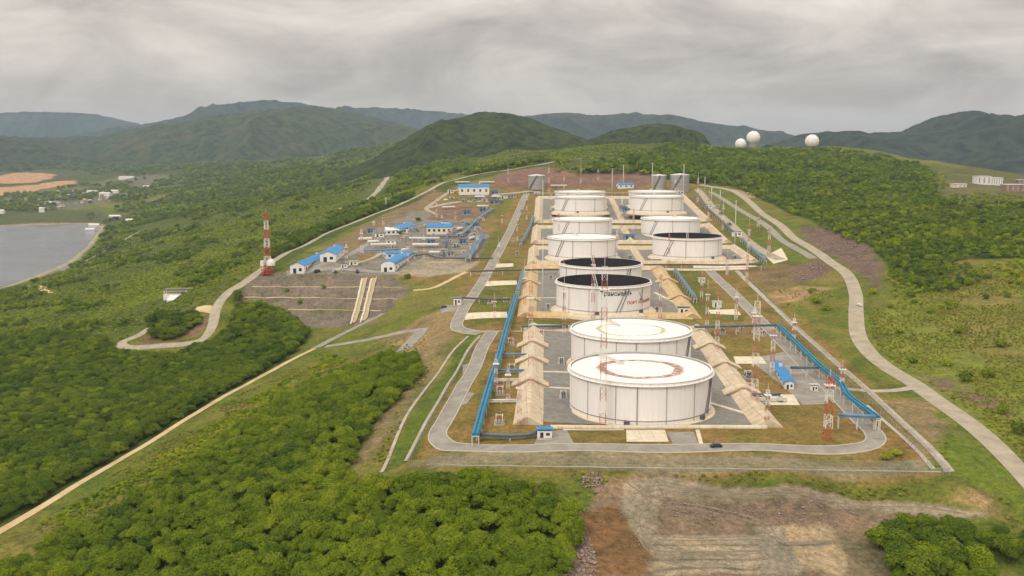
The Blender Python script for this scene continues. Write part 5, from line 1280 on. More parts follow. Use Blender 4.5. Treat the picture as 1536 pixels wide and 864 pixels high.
# ---- more of the station: the tower's base, pressure vessels, pipe runs, poles
tw = [o for o in bpy.data.objects if o.get("label", "").startswith("large red and white communication tower")][0]
m = MB()
for x in (-4, 0, 4):
    for y in (-3.2, 3.2): m.bar((x, y, -1.5), (x, y, 6.5), 0.35)
for z in (0.5, 3.5, 6.4):
    m.box((0, 0, z), (9, 7.4, 0.4))
for x in (-4, 0): m.bar((x, -3.3, 0), (x + 4, -3.3, 6.4), 0.3)
m.build('base_frame', M['red'], tw)
MB().lathe([(3.4, 7.0), (3.4, 9.0), (3.2, 10.2), (2.4, 11.4), (1.2, 12.2), (0.02, 12.5)], (2.5, 0, 0), 24).build('dome', M['white_wall'], tw, True)
MB().box((-3.8, -2, 8.8), (2.6, 3.2, 4.4)).build('cabinet', M['mast_white'], tw)
def vessel(u, v, L, r, rz, label):
    p = cast(u, v); t = thing('pressure_vessel', label, 'vessel', p, rz, 'horizontal pressure vessels in the station')
    MB().tube([(-L / 2 - r * .6, 0, r + .8), (-L / 2 - r * .3, 0, r + .8), (-L / 2, 0, r + .8), (L / 2, 0, r + .8), (L / 2 + r * .3, 0, r + .8), (L / 2 + r * .6, 0, r + .8)], [r * .2, r * .75, r, r, r * .75, r * .2], 14).build('shell', M['pale_steel'], t, True)
    for x in (-L * .3, L * .3): MB().box((x, 0, .6), (.8, r * 1.6, 1.8)).build('saddle', M['grey_steel'], t)
    MB().tube([(0, 0, r * 2 + .6), (0, 0, r * 2 + 2)], .35, 8).build('nozzle', M['steel_blue'], t)
for u, v, L, r, rz, lab in ((548, 362, 12, 1.7, .2, "white horizontal vessel left of the small white roofed building"), (560, 366, 10, 1.5, .2, "white horizontal vessel in front of the left canopy"), (690, 346, 11, 1.6, 1.2, "pale vessel among the pump skids right of the cream hall"),
                            (708, 360, 10, 1.5, 1.2, "pale vessel just left of the station's blue rack"), (652, 382, 9, 1.4, 0, "pale vessel at the front of the station's grey yard"), (720, 298, 12, 1.7, .1, "pale vessel in front of the upper hall's right end"),
                            (745, 298, 12, 1.8, .4, "pale vessel right of the upper hall"), (608, 378, 9, 1.4, 1.0, "pale vessel beside the round fronted building's back end")):
    vessel(u, v, L, r, rz, lab)
pipe_rack("low blue grey pipe run along the front of the cream fronted hall", [(632, 355), (690, 354)], 2.2, 2.2, 'steel_blue', n_pipes=3)
pipe_rack("blue grey pipe run from the cream hall's right end up to the terrace", [(692, 352), (716, 328), (740, 312)], 3.5, 2.6, 'blue_pale', n_pipes=3)
pipe_rack("dark pipe run below the upper hall's front", [(690, 297), (745, 296)], 2.5, 2.4, 'steel_blue', n_pipes=3)
pipe_rack("dark pipe run down the right side of the station's grey yard", [(672, 350), (662, 384)], 2.4, 2.4, 'steel_blue', n_pipes=3)
pipe_rack("blue grey pipe run in front of the left canopy", [(545, 376), (598, 374)], 2.4, 2.0, 'blue_pale', n_pipes=2)
pipe_rack("pale pipe run from the right end of the upper hall toward the lone grey tank", [(740, 292), (800, 286)], 2.5, 2.0, 'pale_steel', n_pipes=2)
pipe_rack("grey pipe run along the road behind the farthest tank row", [(800, 290), (960, 289), (1030, 290)], 2.5, 2.4, 'grey_steel', n_pipes=3)
pipe_rack("thin white pipe run crossing the brown grass to the left berm", [(728, 601), (775, 600)], 1.6, 1.0, 'pale_steel', n_pipes=1)
pipe_rack("thin white pipe run crossing the grass halfway up the left blue rack", [(733, 570), (778, 569)], 1.6, 1.0, 'pale_steel', n_pipes=1)
pipe_rack("thin blue grey pipe run to the left berm just below its second ramp", [(744, 556), (786, 555)], 1.8, 1.2, 'blue_pale', n_pipes=1)
pipe_rack("thin blue grey pipe run to the left berm near its back end", [(752, 532), (790, 531)], 1.8, 1.2, 'blue_pale', n_pipes=1)
pipe_rack("blue grey pipe run leading from right berm to the long blue house", [(1128, 592), (1170, 591)], 2.4, 1.6, 'steel_blue', n_pipes=2)
pipe_rack("white pipe run right of the nearest berm, ahead of the long blue house", [(1120, 598), (1180, 598)], 1.6, 1.2, 'pale_steel', n_pipes=1)
for u, vb, vt, lab in ((705, 395, 352, "thin red and white mast at the foot of the station's blue rack"), (716, 388, 345, "thin mast right of the station's blue rack"), (735, 436, 396, "thin mast beside the left road above the small white hut"),
                       (663, 345, 318, "thin mast behind the cream fronted hall's right half"), (742, 480, 440, "thin mast on the green strip left of the open tanks"), (748, 400, 355, "thin mast on the lawn right of the upper left road"),
                       (776, 370, 322, "thin mast left of the third row's white tank"), (950, 345, 296, "thin mast between the third row's tanks"), (1052, 455, 400, "thin mast on the grass right of the ochre berm"), (1104, 480, 430, "thin mast near the pale pad by the right inner road"),
                       (1120, 425, 372, "thin mast in front of the open tank's right corner"), (1084, 345, 298, "thin mast on the right rack by the fourth row"), (1090, 420, 376, "thin mast at the start of the right inner road"), (762, 600, 545, "thin mast on brown grass right of the left blue rack"),
                       (845, 430, 380, "thin mast at the left side of the open tanks"), (1012, 300, 262, "thin mast at the right of the farthest tanks"), (846, 290, 252, "thin mast behind the farthest left tank"), (790, 330, 285, "thin mast by the top of the upper left road"),
                       (1003, 400, 340, "thin mast in front of the open right column tank"), (1130, 500, 455, "thin mast where the cross rack meets the right road")):
    mast(u, vb, vt, lab, 1.7, 1.1, 5, k_ % 2, 0.2); k_ += 1
for u, v, w, d, h, rf_, wl_, lab in ((604, 350, 10, 7, 4.5, 'blue_roof', 'white_wall', "small blue roofed house between the two halls at the station's back"), (668, 340, 9, 7, 5, 'blue_roof', 'white_wall', "blue roofed house touching the cream hall's right end"),
        (556, 350, 8, 6, 4, 'blue_roof', 'blue_pale', "pale blue cabin near the station's left road"), (586, 366, 9, 5, 3.4, 'pale_steel', 'white_wall', "low white cabin under the left canopy's right half"), (646, 366, 8, 5, 3.4, 'steel_blue', 'blue_pale', "grey blue cabin between the two middle canopies"),
        (694, 366, 7, 6, 4.2, 'blue_roof', 'blue_pale', "small blue box building left of the station's blue rack"), (676, 384, 7, 5, 3.2, 'blue_pale', 'grey_steel', "grey box building at the yard's lower right corner"), (530, 398, 7, 5, 3.2, 'pale_steel', 'white_wall', "white gatehouse on the path between the corner building and round fronted building"),
        (516, 402, 5, 4, 3, 'blue_roof', 'white_wall', "tiny blue roofed kiosk by the yard's lower edge"), (700, 322, 9, 7, 4.4, 'blue_roof', 'blue_pale', "blue shed below the upper terrace's right part"), (724, 318, 8, 6, 4.4, 'blue_pale', 'blue_pale', "pale blue shed beside the terrace's right corner pipes"),
        (676, 290, 8, 6, 5, 'roof_rust', 'cream_wall', "brown roofed cabin at the upper hall's left end"), (756, 298, 9, 6, 4, 'blue_roof', 'white_wall', "white and blue cabin between upper terrace and upper left road"), (770, 296, 8, 6, 4, 'pale_steel', 'grey_steel', "grey cabin left of the upper left road's top end")):
    hut(u, v, w, d, h, lab, rf_, 0.0, 'cabins and sheds in the left station', wl_)
# ---- benches of the retaining slope, wheel ruts and slabs of the clearing
for px in ([(378, 430), (480, 430.5), (602, 431)], [(366, 446), (480, 447), (596, 449)], [(432, 464), (500, 465), (572, 466)]):
    ribbon('path', [cast(u, v) for u, v in dens(px, 5)], 0.7, M['track'], 0.1)
for px in ([(945, 724), (972, 745), (955, 775), (962, 805), (992, 838), (1060, 852)], [(990, 724), (1100, 740), (1240, 748), (1340, 757), (1450, 768)], [(1000, 757), (1080, 768), (1150, 790), (1165, 830), (1178, 862)], [(985, 806), (1060, 808), (1150, 806)],
           [(990, 829), (1060, 830), (1150, 828)], [(960, 740), (1000, 732), (1120, 742), (1230, 752)]):
    pts = [cast(u, v) for u, v in px]
    for s_ in (-1.0, 1.0): ribbon('path', pts, 0.55, M['rut'], 0.05, s_, step_=1.5, nc=2)
sheet('concrete_slab', [tuple(p) for p in cpoly([(1178, 813), (1246, 811), (1248, 816), (1180, 818)])], M['rut'], 0.08, cell=2.0)
DR = random.Random(9)
for k in range(16):
    u, v = DR.uniform(668, 722), DR.uniform(334, 384)
    manifold(u, v, "small pump skid in the crowded pipework right of the cream fronted hall", 0.9, (CW, CB, ('grey_steel', 'blue_pale', 'mast_red'))[k % 3], 2, DR.uniform(0, 3), 'small pump skids in the crowded pipework')
for k in range(10):
    u, v = DR.uniform(545, 655), DR.uniform(352, 384)
    manifold(u, v, "small pump skid on the grey yard between the canopies", 0.9, (CB, CW, ('pale_steel', 'blue', 'dark_steel'))[k % 3], 2, DR.uniform(0, 3), 'small pump skids on the grey yard')
rubble('gravel', [(932, 722), (1100, 734), (1340, 755), (1300, 764), (1245, 800), (1240, 850), (980, 866), (950, 830), (930, 770)], 1500, 0.07, 0.22)
for u, vb, vt, lab in ((779, 640, 560, "thin mast at the near left corner of the nearest berm"), (1150, 640, 575, "thin mast at the near right corner of the nearest berm"), (1060, 500, 420, "thin mast behind the second tank's right side"), (846, 500, 415, "thin mast behind the second tank's left side"),
                       (990, 480, 400, "thin mast at the right foot of the lettered tank"), (925, 405, 335, "thin mast between the open tanks and the third row"), (1122, 398, 325, "thin mast at the right berm of the open right column tank"), (838, 372, 300, "thin mast at the left of the third row's white tank"),
                       (1062, 350, 285, "thin mast right of the fourth row's right tank"), (932, 350, 290, "thin mast just right of the third row's left white tank"), (826, 338, 275, "thin mast left of the fourth row's left tank"), (1046, 318, 258, "thin mast right of the farthest right tanks"),
                       (655, 330, 296, "thin mast below the upper terrace's left end"), (636, 388, 348, "thin mast at the lower middle of the station yard"), (612, 398, 360, "thin mast just right of the round fronted building"), (520, 396, 362, "thin mast on the path left of the round fronted building"),
                       (730, 318, 278, "thin mast at the right end of the upper terrace"), (1190, 520, 470, "thin mast along the upper part of the right blue rack"), (1262, 592, 540, "thin mast beside the bend of the right blue rack"), (744, 588, 530, "thin mast halfway along the left blue rack")):
    mast(u, vb, vt, lab, 1.8, 1.2, 7, k_ % 2, 0.15); k_ += 1
# ------------------------------------------------------------------ trees and shrubs
def leaf_material(name, stops):
    m = bpy.data.materials.new(name); m.use_nodes = True
    t = m.node_tree; b = t.nodes["Principled BSDF"]
    b.inputs['Roughness'].default_value = 0.7; b.inputs['Specular IOR Level'].default_value = 0.15
    oi = N(t, "ShaderNodeObjectInfo"); g_ = N(t, "ShaderNodeNewGeometry")
    no = N(t, "ShaderNodeTexNoise", i_Scale=0.016, i_Detail=4.0, i_Roughness=0.6)
    n2_ = N(t, "ShaderNodeTexNoise", i_Scale=0.35, i_Detail=3.0)
    for x in (no, n2_): t.links.new(g_.outputs['Position'], x.inputs['Vector'])
    k = math_node(t, 'ADD', math_node(t, 'MULTIPLY', oi.outputs['Random'], 0.26), math_node(t, 'ADD', math_node(t, 'MULTIPLY', no.outputs['Fac'], 0.70), 0.02))
    k = math_node(t, 'ADD', k, math_node(t, 'MULTIPLY', math_node(t, 'SUBTRACT', n2_.outputs['Fac'], 0.5), 0.35))
    c_ = ramp(t, k, stops)
    t.links.new(c_, b.inputs['Base Color'])
    tr = N(t, "ShaderNodeBsdfTranslucent"); t.links.new(c_, tr.inputs[0])
    mx = N(t, "ShaderNodeMixShader", i_Fac=0.22)
    out = t.nodes["Material Output"]
    t.links.new(b.outputs[0], mx.inputs[1]); t.links.new(tr.outputs[0], mx.inputs[2]); t.links.new(mx.outputs[0], out.inputs[0])
    return m
M['leaf'] = leaf_material("broadleaf_foliage", [(0.26, (0.078, 0.130, 0.006)), (0.43, (0.136, 0.200, 0.008)), (0.58, (0.200, 0.265, 0.010)), (0.76, (0.285, 0.325, 0.016))])
M['leaf_dark'] = leaf_material("dark_broadleaf_foliage", [(0.26, (0.044, 0.088, 0.006)), (0.44, (0.086, 0.143, 0.009)), (0.60, (0.140, 0.198, 0.011)), (0.80, (0.208, 0.250, 0.015))])
M['leaf_scrub'] = leaf_material("scrub_foliage", [(0.24, (0.130, 0.190, 0.010)), (0.43, (0.230, 0.300, 0.013)), (0.60, (0.330, 0.380, 0.016)), (0.80, (0.430, 0.430, 0.028))])
M['leaf_meadow'] = leaf_material("meadow_scrub_foliage", [(0.24, (0.150, 0.165, 0.020)), (0.45, (0.230, 0.235, 0.028)), (0.62, (0.300, 0.285, 0.040)), (0.82, (0.340, 0.280, 0.070))])
def crown_arrays(seed, Rw, Hc, z0, lobes, leaves, size):
    """leaf-sized faces spread over a heap of lobes: returns quads (n, 4, 3)"""
    r = np.random.default_rng(seed); out = []
    for k in range(lobes):
        if k == 0: c = np.array([0, 0, z0 + Hc * 0.52]); lr = np.array([Rw * .66, Rw * .66, Hc * .46])
        else:
            a = r.uniform(0, 2 * np.pi); q = r.uniform(0.35, 0.78); h = r.uniform(0.28, 0.88)
            c = np.array([math.cos(a) * Rw * q * (1.1 - .45 * h), math.sin(a) * Rw * q * (1.1 - .45 * h), z0 + Hc * h * .86])
            s_ = r.uniform(0.30, 0.48); lr = np.array([Rw * s_, Rw * s_, Hc * s_ * .62])
        n = int(leaves / lobes * (2.0 if k == 0 else 1.0))
        d = r.normal(size=(n, 3)); d[:, 2] = np.abs(d[:, 2]) * 1.0 - 0.42 * r.random(n); d /= np.linalg.norm(d, axis=1)[:, None]
        p = c + d * lr * (r.uniform(0.72, 1.06, n))[:, None]
        nr = d + r.normal(size=(n, 3)) * 0.42 + np.array([0, 0, 0.25]); nr /= np.linalg.norm(nr, axis=1)[:, None]
        u = np.cross(nr, r.normal(size=(n, 3))); u /= np.linalg.norm(u, axis=1)[:, None]; w = np.cross(nr, u)
        s = size * r.uniform(0.55, 1.25, n)[:, None]
        b = nr * s * r.uniform(-.25, .25, n)[:, None]
        out.append(np.stack([p - u * s * .55 - w * s * .2, p + w * s * .5 + b - u * s * .1, p + u * s * .55 + w * s * .15, p - w * s * .5 + b + u * s * .1], 1))
    return np.concatenate(out)
def trunk_mb(seed, h, r0):
    r = random.Random(seed); m = MB()
    m.tube([(0, 0, -1.0), (r.uniform(-.1, .1), r.uniform(-.1, .1), h * .4), (r.uniform(-.3, .3), r.uniform(-.3, .3), h)], [r0 * 1.3, r0, r0 * .5], 7)
    for k in range(5):
        a = k * 1.256 + r.random(); z = h * r.uniform(.45, .8); L = r.uniform(1.3, 2.2)
        m.tube([(0, 0, z), (math.cos(a) * L * .6, math.sin(a) * L * .6, z + L * .5), (math.cos(a) * L, math.sin(a) * L, z + L * 1.0)], [r0 * .5, r0 * .35, r0 * .15], 5)
    return m
def crown_mesh(name, q, mat):
    V = q.reshape(-1, 3); return np_mesh(name, V, np.arange(len(V)).reshape(-1, 4), mat, False)
lib = bpy.data.collections.new("tree_library")       # sources of the masses of trees; not linked to the scene
def lib_collection(name, specs):
    """specs: (seed, Rw, Hc, z0, lobes, leaves, size, mat, trunk_h)"""
    col_ = bpy.data.collections.new(name)
    for i, (seed, Rw, Hc, z0, lobes, leaves, size, mat, th) in enumerate(specs):
        q = crown_arrays(seed, Rw, Hc, z0, lobes, leaves, size)
        me = crown_mesh(name + "_tree", q, M[mat])
        if th:
            me.materials.append(M['bark'])
            b = MB().tube([(0, 0, -1), (0, 0, th)], [.22, .12], 5)
            n0 = len(me.vertices); V = np.concatenate([q.reshape(-1, 3), np.array(b.v)])
            me2 = bpy.data.meshes.new(name + "_tree"); fs = [tuple(range(4 * k, 4 * k + 4)) for k in range(len(q))] + [tuple(n0 + j for j in f) for f in b.f]
            me2.from_pydata(V.tolist(), [], fs); me2.materials.append(M[mat]); me2.materials.append(M['bark'])
            me2.polygons.foreach_set("material_index", [0] * len(q) + [1] * len(b.f)); me2.update(); me = me2
        o = bpy.data.objects.new(f"{name}_tree", me); col_.objects.link(o)
    return col_
def scatter(name, pts, scales, collection, tagname=None, mat=None):
    """ONE object: a mass of plants, one instance per point"""
    n = len(pts); me = bpy.data.meshes.new(name); me.vertices.add(n); me.vertices.foreach_set("co", np.asarray(pts, np.float32).ravel())
    a = me.attributes.new("size", 'FLOAT', 'POINT'); a.data.foreach_set("value", np.asarray(scales, np.float32))
    a = me.attributes.new("turn", 'FLOAT', 'POINT'); a.data.foreach_set("value", rng.uniform(0, 6.283, n).astype(np.float32))
    a = me.attributes.new("pick", 'INT', 'POINT'); a.data.foreach_set("value", rng.integers(0, len(collection.objects), n).astype(np.int32))
    o = bpy.data.objects.new(name, me); C.objects.link(o); tag(o, kind='stuff')
    ng = bpy.data.node_groups.new(name + "_scatter", 'GeometryNodeTree')
    ng.interface.new_socket("Geometry", in_out='INPUT', socket_type='NodeSocketGeometry'); ng.interface.new_socket("Geometry", in_out='OUTPUT', socket_type='NodeSocketGeometry')
    nd = ng.nodes; gi, go = nd.new("NodeGroupInput"), nd.new("NodeGroupOutput")
    ip = nd.new("GeometryNodeInstanceOnPoints"); ci = nd.new("GeometryNodeCollectionInfo")
    ci.inputs['Collection'].default_value = collection; ci.inputs['Separate Children'].default_value = True; ci.inputs['Reset Children'].default_value = True
    def attr(nm, ty):
        x = nd.new("GeometryNodeInputNamedAttribute"); x.data_type = ty; x.inputs['Name'].default_value = nm; return [s for s in x.outputs if s.enabled and s.name == 'Attribute'][0]
    cx_ = nd.new("ShaderNodeCombineXYZ"); L = ng.links
    L.new(attr("turn", 'FLOAT'), cx_.inputs[2]); L.new(gi.outputs[0], ip.inputs['Points']); L.new(ci.outputs[0], ip.inputs['Instance'])
    ip.inputs['Pick Instance'].default_value = True; L.new(attr("pick", 'INT'), ip.inputs['Instance Index'])
    rot = nd.new("FunctionNodeEulerToRotation"); L.new(cx_.outputs[0], rot.inputs[0]); L.new(rot.outputs[0], ip.inputs['Rotation'])
    L.new(attr("size", 'FLOAT'), ip.inputs['Scale']); L.new(ip.outputs[0], go.inputs[0])
    md = o.modifiers.new("scatter", 'NODES'); md.node_group = ng
    return o
def jitter_points(poly, sp, growth=0.0, jit=0.42):
    """points of a loose grid inside a polygon; the spacing grows with the distance"""
    x0, y0 = poly.min(0); x1, y1 = poly.max(0); res = []
    y = max(y0, 150); k = 0
    while y < y1:
        s = sp * max(1.0, 1 + growth * (y - 800) / 800)
        xs = np.arange(x0 + (k % 2) * s / 2, x1, s)
        res.append(np.stack([xs + rng.uniform(-jit, jit, len(xs)) * s, y + rng.uniform(-jit, jit, len(xs)) * s, np.full(len(xs), s)], 1)); y += s * .88; k += 1
    p = np.concatenate(res); p = p[p[:, 1] > 150]
    return p[inside(p[:, 0], p[:, 1], poly)]
def project(x, y, z):
    dy, dz = y, z - HC
    d = dy * cp_ - dz * sp_; u_ = dy * sp_ + dz * cp_
    return CX + F * x / d, CY - F * u_ / d
near_lib = lib_collection("broadleaf", [(s, 4.2 + .3 * (s % 3), 4.8 + .5 * (s % 4), 1.0, 12 + s % 4, 2300, 0.47, 'leaf' if s != 4 else 'leaf_dark', 4) for s in (1, 2, 3, 4, 5, 6)])
dark_lib = lib_collection("dark_broadleaf", [(s, 4.2 + .3 * (s % 3), 5.0 + .5 * (s % 4), 1.0, 12 + s % 4, 2300, 0.47, 'leaf_dark' if s != 13 else 'leaf', 4) for s in (11, 12, 13, 14, 15)])
far_lib = lib_collection("far_broadleaf", [(s, 4.2, 5.6, 1.0, 7, 260, 1.1, 'leaf_dark', 0) for s in (21, 22, 23)] + [(s, 4.2, 5.2, .6, 7, 300, 1.1, 'leaf', 0) for s in (24, 25, 26)])
scrub_lib = lib_collection("scrub", [(s, 2.0, 2.3, -.2, 5, 170, 0.62, 'leaf_meadow', 0) for s in (31, 32, 33)] + [(34, 2.0, 2.3, -.2, 5, 170, 0.62, 'leaf_scrub', 0)])
slope_lib = lib_collection("slope_scrub", [(s, 3.9, 4.6, -.4, 7, 300, 1.0, 'leaf_scrub', 0) for s in (41, 42, 43)] + [(44, 3.9, 4.8, -.4, 7, 300, 1.0, 'leaf', 0)])
# obstacles that stay clear of trees
clear_lines = [[cast(u, v)[:2] for u, v in px] for px in (
    [(-40, 822), (0, 797), (100, 737), (240, 654), (360, 582), (430, 544), (472, 523)],
    [(232, 488), (208, 503), (186, 512), (182, 518), (196, 522), (240, 519), (280, 516), (304, 509), (318, 490), (325, 462), (340, 441), (365, 425), (385, 410), (402, 397), (440, 375), (475, 358), (515, 340), (560, 322), (610, 302), (650, 282), (690, 268), (740, 258), (790, 250), (830, 243)],
    [(262, 446), (262, 436)], [(595, 232), (585, 258), (570, 282), (556, 297), (535, 306), (505, 315)], [(292, 465), (322, 466)], [(402, 411), (402, 409)],
    [(124, 393), (165, 373), (200, 352), (212, 346)], [(1085, 283), (1118, 298), (1150, 325), (1200, 363), (1240, 389), (1270, 411)])]
def clear(p, m=5.5):
    ok = np.ones(len(p), bool)
    for ln in clear_lines: ok &= dist_poly(p[:, 0], p[:, 1], ln, closed=False) > m
    rd_u, rd_v = zip(*[(385, 410), (402, 397), (440, 375), (475, 358), (515, 340), (560, 322), (610, 302), (650, 282), (690, 268), (740, 258), (790, 250), (830, 243)])
    pu, pv_ = project(p[:, 0], p[:, 1], grid_z(p[:, 0], p[:, 1]))      # woods stand behind the ridge road, not between it and the plant
    ok &= ~((pu > 388) & (pu < 830) & (p[:, 1] > 700) & (p[:, 1] < 1750) & (pv_ > np.interp(pu, rd_u, rd_v) - 1.5) & (pv_ < np.interp(pu, rd_u, rd_v) + 40))
    ok &= dist_poly(p[:, 0], p[:, 1], clear_lines[3], closed=False) > 26
    ok &= sdf(p[:, 0], p[:, 1], site) > 1.0
    ok &= sdf(p[:, 0], p[:, 1], ret) > 2.0
    pav = cast(262, 446); ok &= np.hypot(p[:, 0] - pav[0], (p[:, 1] - pav[1] + 2) * .55) > 13
    ok &= sdf(p[:, 0], p[:, 1], bay) > 7
    return p[ok]
near_all, far_all, slope_all = [], [], []
for n, poly, sp, sz, kd in forest_w:
    p = clear(jitter_points(poly, sp, 0.55 if kd >= 2 else 0.0))
    if n == 'slope':
        band = fbm(p[:, 0] * .55 + p[:, 1] * .3, p[:, 1] * .5 - p[:, 0] * .25, 70, 77, 4)
        tree = fbm(p[:, 0], p[:, 1], 38, 82, 3)
        keep = band > 0.22; p, tree, band = p[keep], tree[keep], band[keep]
        dk = tree > 0.67
        slope_all.append((p[~dk], sz)); far_all.append((p[dk], 0.95))
    elif kd in (0, 1):
        p = p[(rng.random(len(p)) > 0.05) & (vnoise(p[:, 0], p[:, 1], 17, 120) > 0.10)]      # sparse gaps in the canopy
        near_all.append((n, p, sz, kd))
    else:
        kb = fbm(p[:, 0], p[:, 1], 60, 92, 4) if n == 'right' else np.ones(len(p))
        far_all.append((p[kb > .40], sz)); far_all.append((p[kb <= .40], sz * .55))
# valley woods further off, and light scrub between
val = cpoly([(160, 350), (300, 332), (420, 300), (560, 268), (590, 240), (605, 222), (600, 216), (480, 240), (380, 262), (300, 285), (240, 300), (190, 330)])
p = clear(jitter_points(val, 11, 0.2)); kb = fbm(p[:, 0], p[:, 1], 160, 90, 4); far_all.append((p[kb > .44], 0.72)); slope_all.append((p[kb <= .44], 0.5))
vil = cpoly([(-60, 322), (0, 318), (60, 318), (130, 325), (170, 335), (200, 320), (300, 285), (420, 262), (480, 252), (300, 262), (190, 262), (110, 280), (-60, 300)])
p = clear(jitter_points(vil, 17, 0.1)); kb = fbm(p[:, 0], p[:, 1], 110, 93, 4); far_all.append((p[kb > .50], 0.85))
pl = cpoly([(-80, 256), (-80, 247), (100, 248), (300, 246), (480, 244), (440, 258), (300, 268), (190, 260), (110, 256)])
p = jitter_points(pl, 24, 0.0); p = p[fbm(p[:, 0], p[:, 1], 190, 94, 4) > .40]; p[:, 2] = 17; far_all.append((p, 0.9))
mid = cpoly([(560, 300), (640, 270), (700, 258), (700, 240), (640, 232), (605, 245), (590, 270)])
p = clear(jitter_points(mid, 13, 0.2)); far_all.append((p, 0.8))
# the three hundred nearest trees stand as things of their own
cand = []
for n, p, sz, kd in near_all:
    for x, y, s in p:
        z = gz(x, y); u, v = project(x, y, z + 5)
        cand.append((math.hypot(x, y), x, y, z, n, sz, kd, -10 < u < 1546 and v < 880))
cand.sort()
tree_sources = []
for i in range(4):
    dark = i >= 2
    t = thing('broadleaf_tree', 'x', 'tree', (0, 0, -500))
    tr = trunk_mb(60 + i, 4.4, 0.2).build('trunk', M['bark'], t, True)
    ob = bpy.data.objects.new('crown', crown_mesh('crown', crown_arrays(70 + i, 4.3, 5.2, 1.0, 14, 2600, 0.44), M['leaf_dark' if dark else 'leaf'])); C.objects.link(ob); ob.parent = t
    tree_sources.append(t)
used = [False] * 4; rest = {0: [], 1: []}; n_ind = 0
WHERE = {'foreground': ("in the dense forest below the front fence", 'trees of the foreground forest'), 'left': ("in the dark wood left of the sandy track", 'trees of the dark wood left of the track'),
         'clump': ("in the clump beside the dirt clearing", 'trees of the clump by the clearing'), 'hairpin': ("inside the hairpin bend of the hill road", 'trees inside the hairpin bend')}
for d_, x, y, z, n, sz, kd, vis in cand:
    s = sz * random.choice((random.uniform(0.6, 1.0), random.uniform(0.85, 1.3)))
    if vis and n_ind < 285:
        k = (2 if kd == 1 else 0) + random.randrange(2)
        lab = ("dark green broadleaf tree " if kd == 1 else "bright green broadleaf tree ") + WHERE[n][0]
        if used[k]: o = copy_thing(tree_sources[k], (x, y, z), random.uniform(0, 6.28), lab)
        else: o = tree_sources[k]; used[k] = True; o.location = (x, y, z); o['label'] = lab
        o['group'] = WHERE[n][1]; o.scale = (s, s, s * random.uniform(.8, 1.3)); n_ind += 1
    else: rest[kd].append((x, y, z, s))
for k in range(4):
    if not used[k]:
        for ch in list(tree_sources[k].children): bpy.data.objects.remove(ch)
        bpy.data.objects.remove(tree_sources[k])
for kd, lb in ((0, near_lib), (1, dark_lib)):
    a = np.array(rest[kd]); scatter('forest', a[:, :3], a[:, 3], lb)
def with_z(p): return np.stack([p[:, 0], p[:, 1], grid_z(p[:, 0], p[:, 1])], 1)
P_ = np.concatenate([p for p, s in far_all]); S_ = np.concatenate([p[:, 2] / 7.0 * s * rng.uniform(.65, 1.2, len(p)) for p, s in far_all])
scatter('forest', with_z(P_), np.clip(S_, 0.45, 2.2), far_lib)
P_ = np.concatenate([p for p, s in slope_all]); S_ = np.concatenate([p[:, 2] / 7.0 * s * rng.uniform(.55, 1.35, len(p)) for p, s in slope_all])
scatter('scrub', with_z(P_), np.clip(S_, 0.25, 1.8), slope_lib)
print("trees", n_ind, len(rest[0]), len(rest[1]), sum(len(p) for p, s in far_all), sum(len(p) for p, s in slope_all))
back = cpoly([(690, 264), (700, 240), (745, 224), (900, 212), (1004, 214), (1004, 238), (960, 254), (868, 262), (832, 258), (820, 247), (760, 256)] if True else [(700, 262), (820, 247), (832, 258), (868, 262), (960, 254), (1005, 240), (1000, 222), (900, 225), (760, 238)])
q_ = clear(jitter_points(back, 7.0, 0.1)); q_ = q_[fbm(q_[:, 0], q_[:, 1], 60, 99, 3) > .40]
scatter('scrub', with_z(q_), rng.uniform(.35, .8, len(q_)), slope_lib)
plat = cpoly([(1396, 250), (1405, 268), (1412, 290), (1450, 302), (1560, 304), (1560, 292), (1500, 292), (1440, 286), (1420, 276), (1420, 258)])
q_ = jitter_points(plat, 8.0); q_ = q_[fbm(q_[:, 0], q_[:, 1], 40, 96, 3) > .48]
scatter('scrub', with_z(q_), rng.uniform(.3, .7, len(q_)), slope_lib)
# scrub on the open meadows
mead = []
for px, sp, th in (([(1300, 470), (1400, 430), (1560, 400), (1560, 700), (1440, 640), (1330, 545), (1300, 520)], 2.2, 0.38), ([(1420, 640), (1560, 770), (1560, 860), (1490, 745), (1410, 700)], 2.6, 0.45),
                   ([(1000, 712), (1420, 718), (1420, 740), (1100, 728)], 2.2, 0.5), ([(150, 790), (300, 690), (470, 575), (520, 545), (480, 530), (360, 592), (240, 668), (40, 800)], 2.2, 0.45),
                   ([(560, 690), (630, 560), (650, 540), (600, 640), (580, 700)], 2.4, 0.45), ([(520, 550), (560, 515), (640, 505), (640, 545), (560, 530)], 4.0, 0.45),
                   ([(1160, 420), (1260, 440), (1280, 520), (1240, 520), (1180, 470)], 3.8, 0.52), ([(860, 708), (930, 710), (880, 760), (870, 800), (856, 770)], 3.0, 0.4)):
    poly = cpoly(px); p = jitter_points(poly, sp)
    kk = fbm(p[:, 0], p[:, 1], 26, 95, 3); ok = kk > th
    for ln in clear_lines[:1]: ok &= dist_poly(p[:, 0], p[:, 1], ln, closed=False) > 5
    ok &= dist_poly(p[:, 0], p[:, 1], [cast(u, v)[:2] for u, v in [(1600, 790), (1536, 714), (1460, 640), (1400, 597), (1368, 574), (1330, 551), (1302, 527), (1287, 502), (1284, 470), (1283, 440), (1270, 411)]], False) > 7
    mead.append(p[ok])
strip = cpoly([(60, 788), (170, 726), (260, 675), (370, 604), (455, 556), (490, 532), (540, 530), (455, 574), (378, 624), (275, 692), (190, 740), (100, 790)])
q_ = jitter_points(strip, 2.6); q_ = q_[fbm(q_[:, 0], q_[:, 1], 20, 97, 3) > .36]
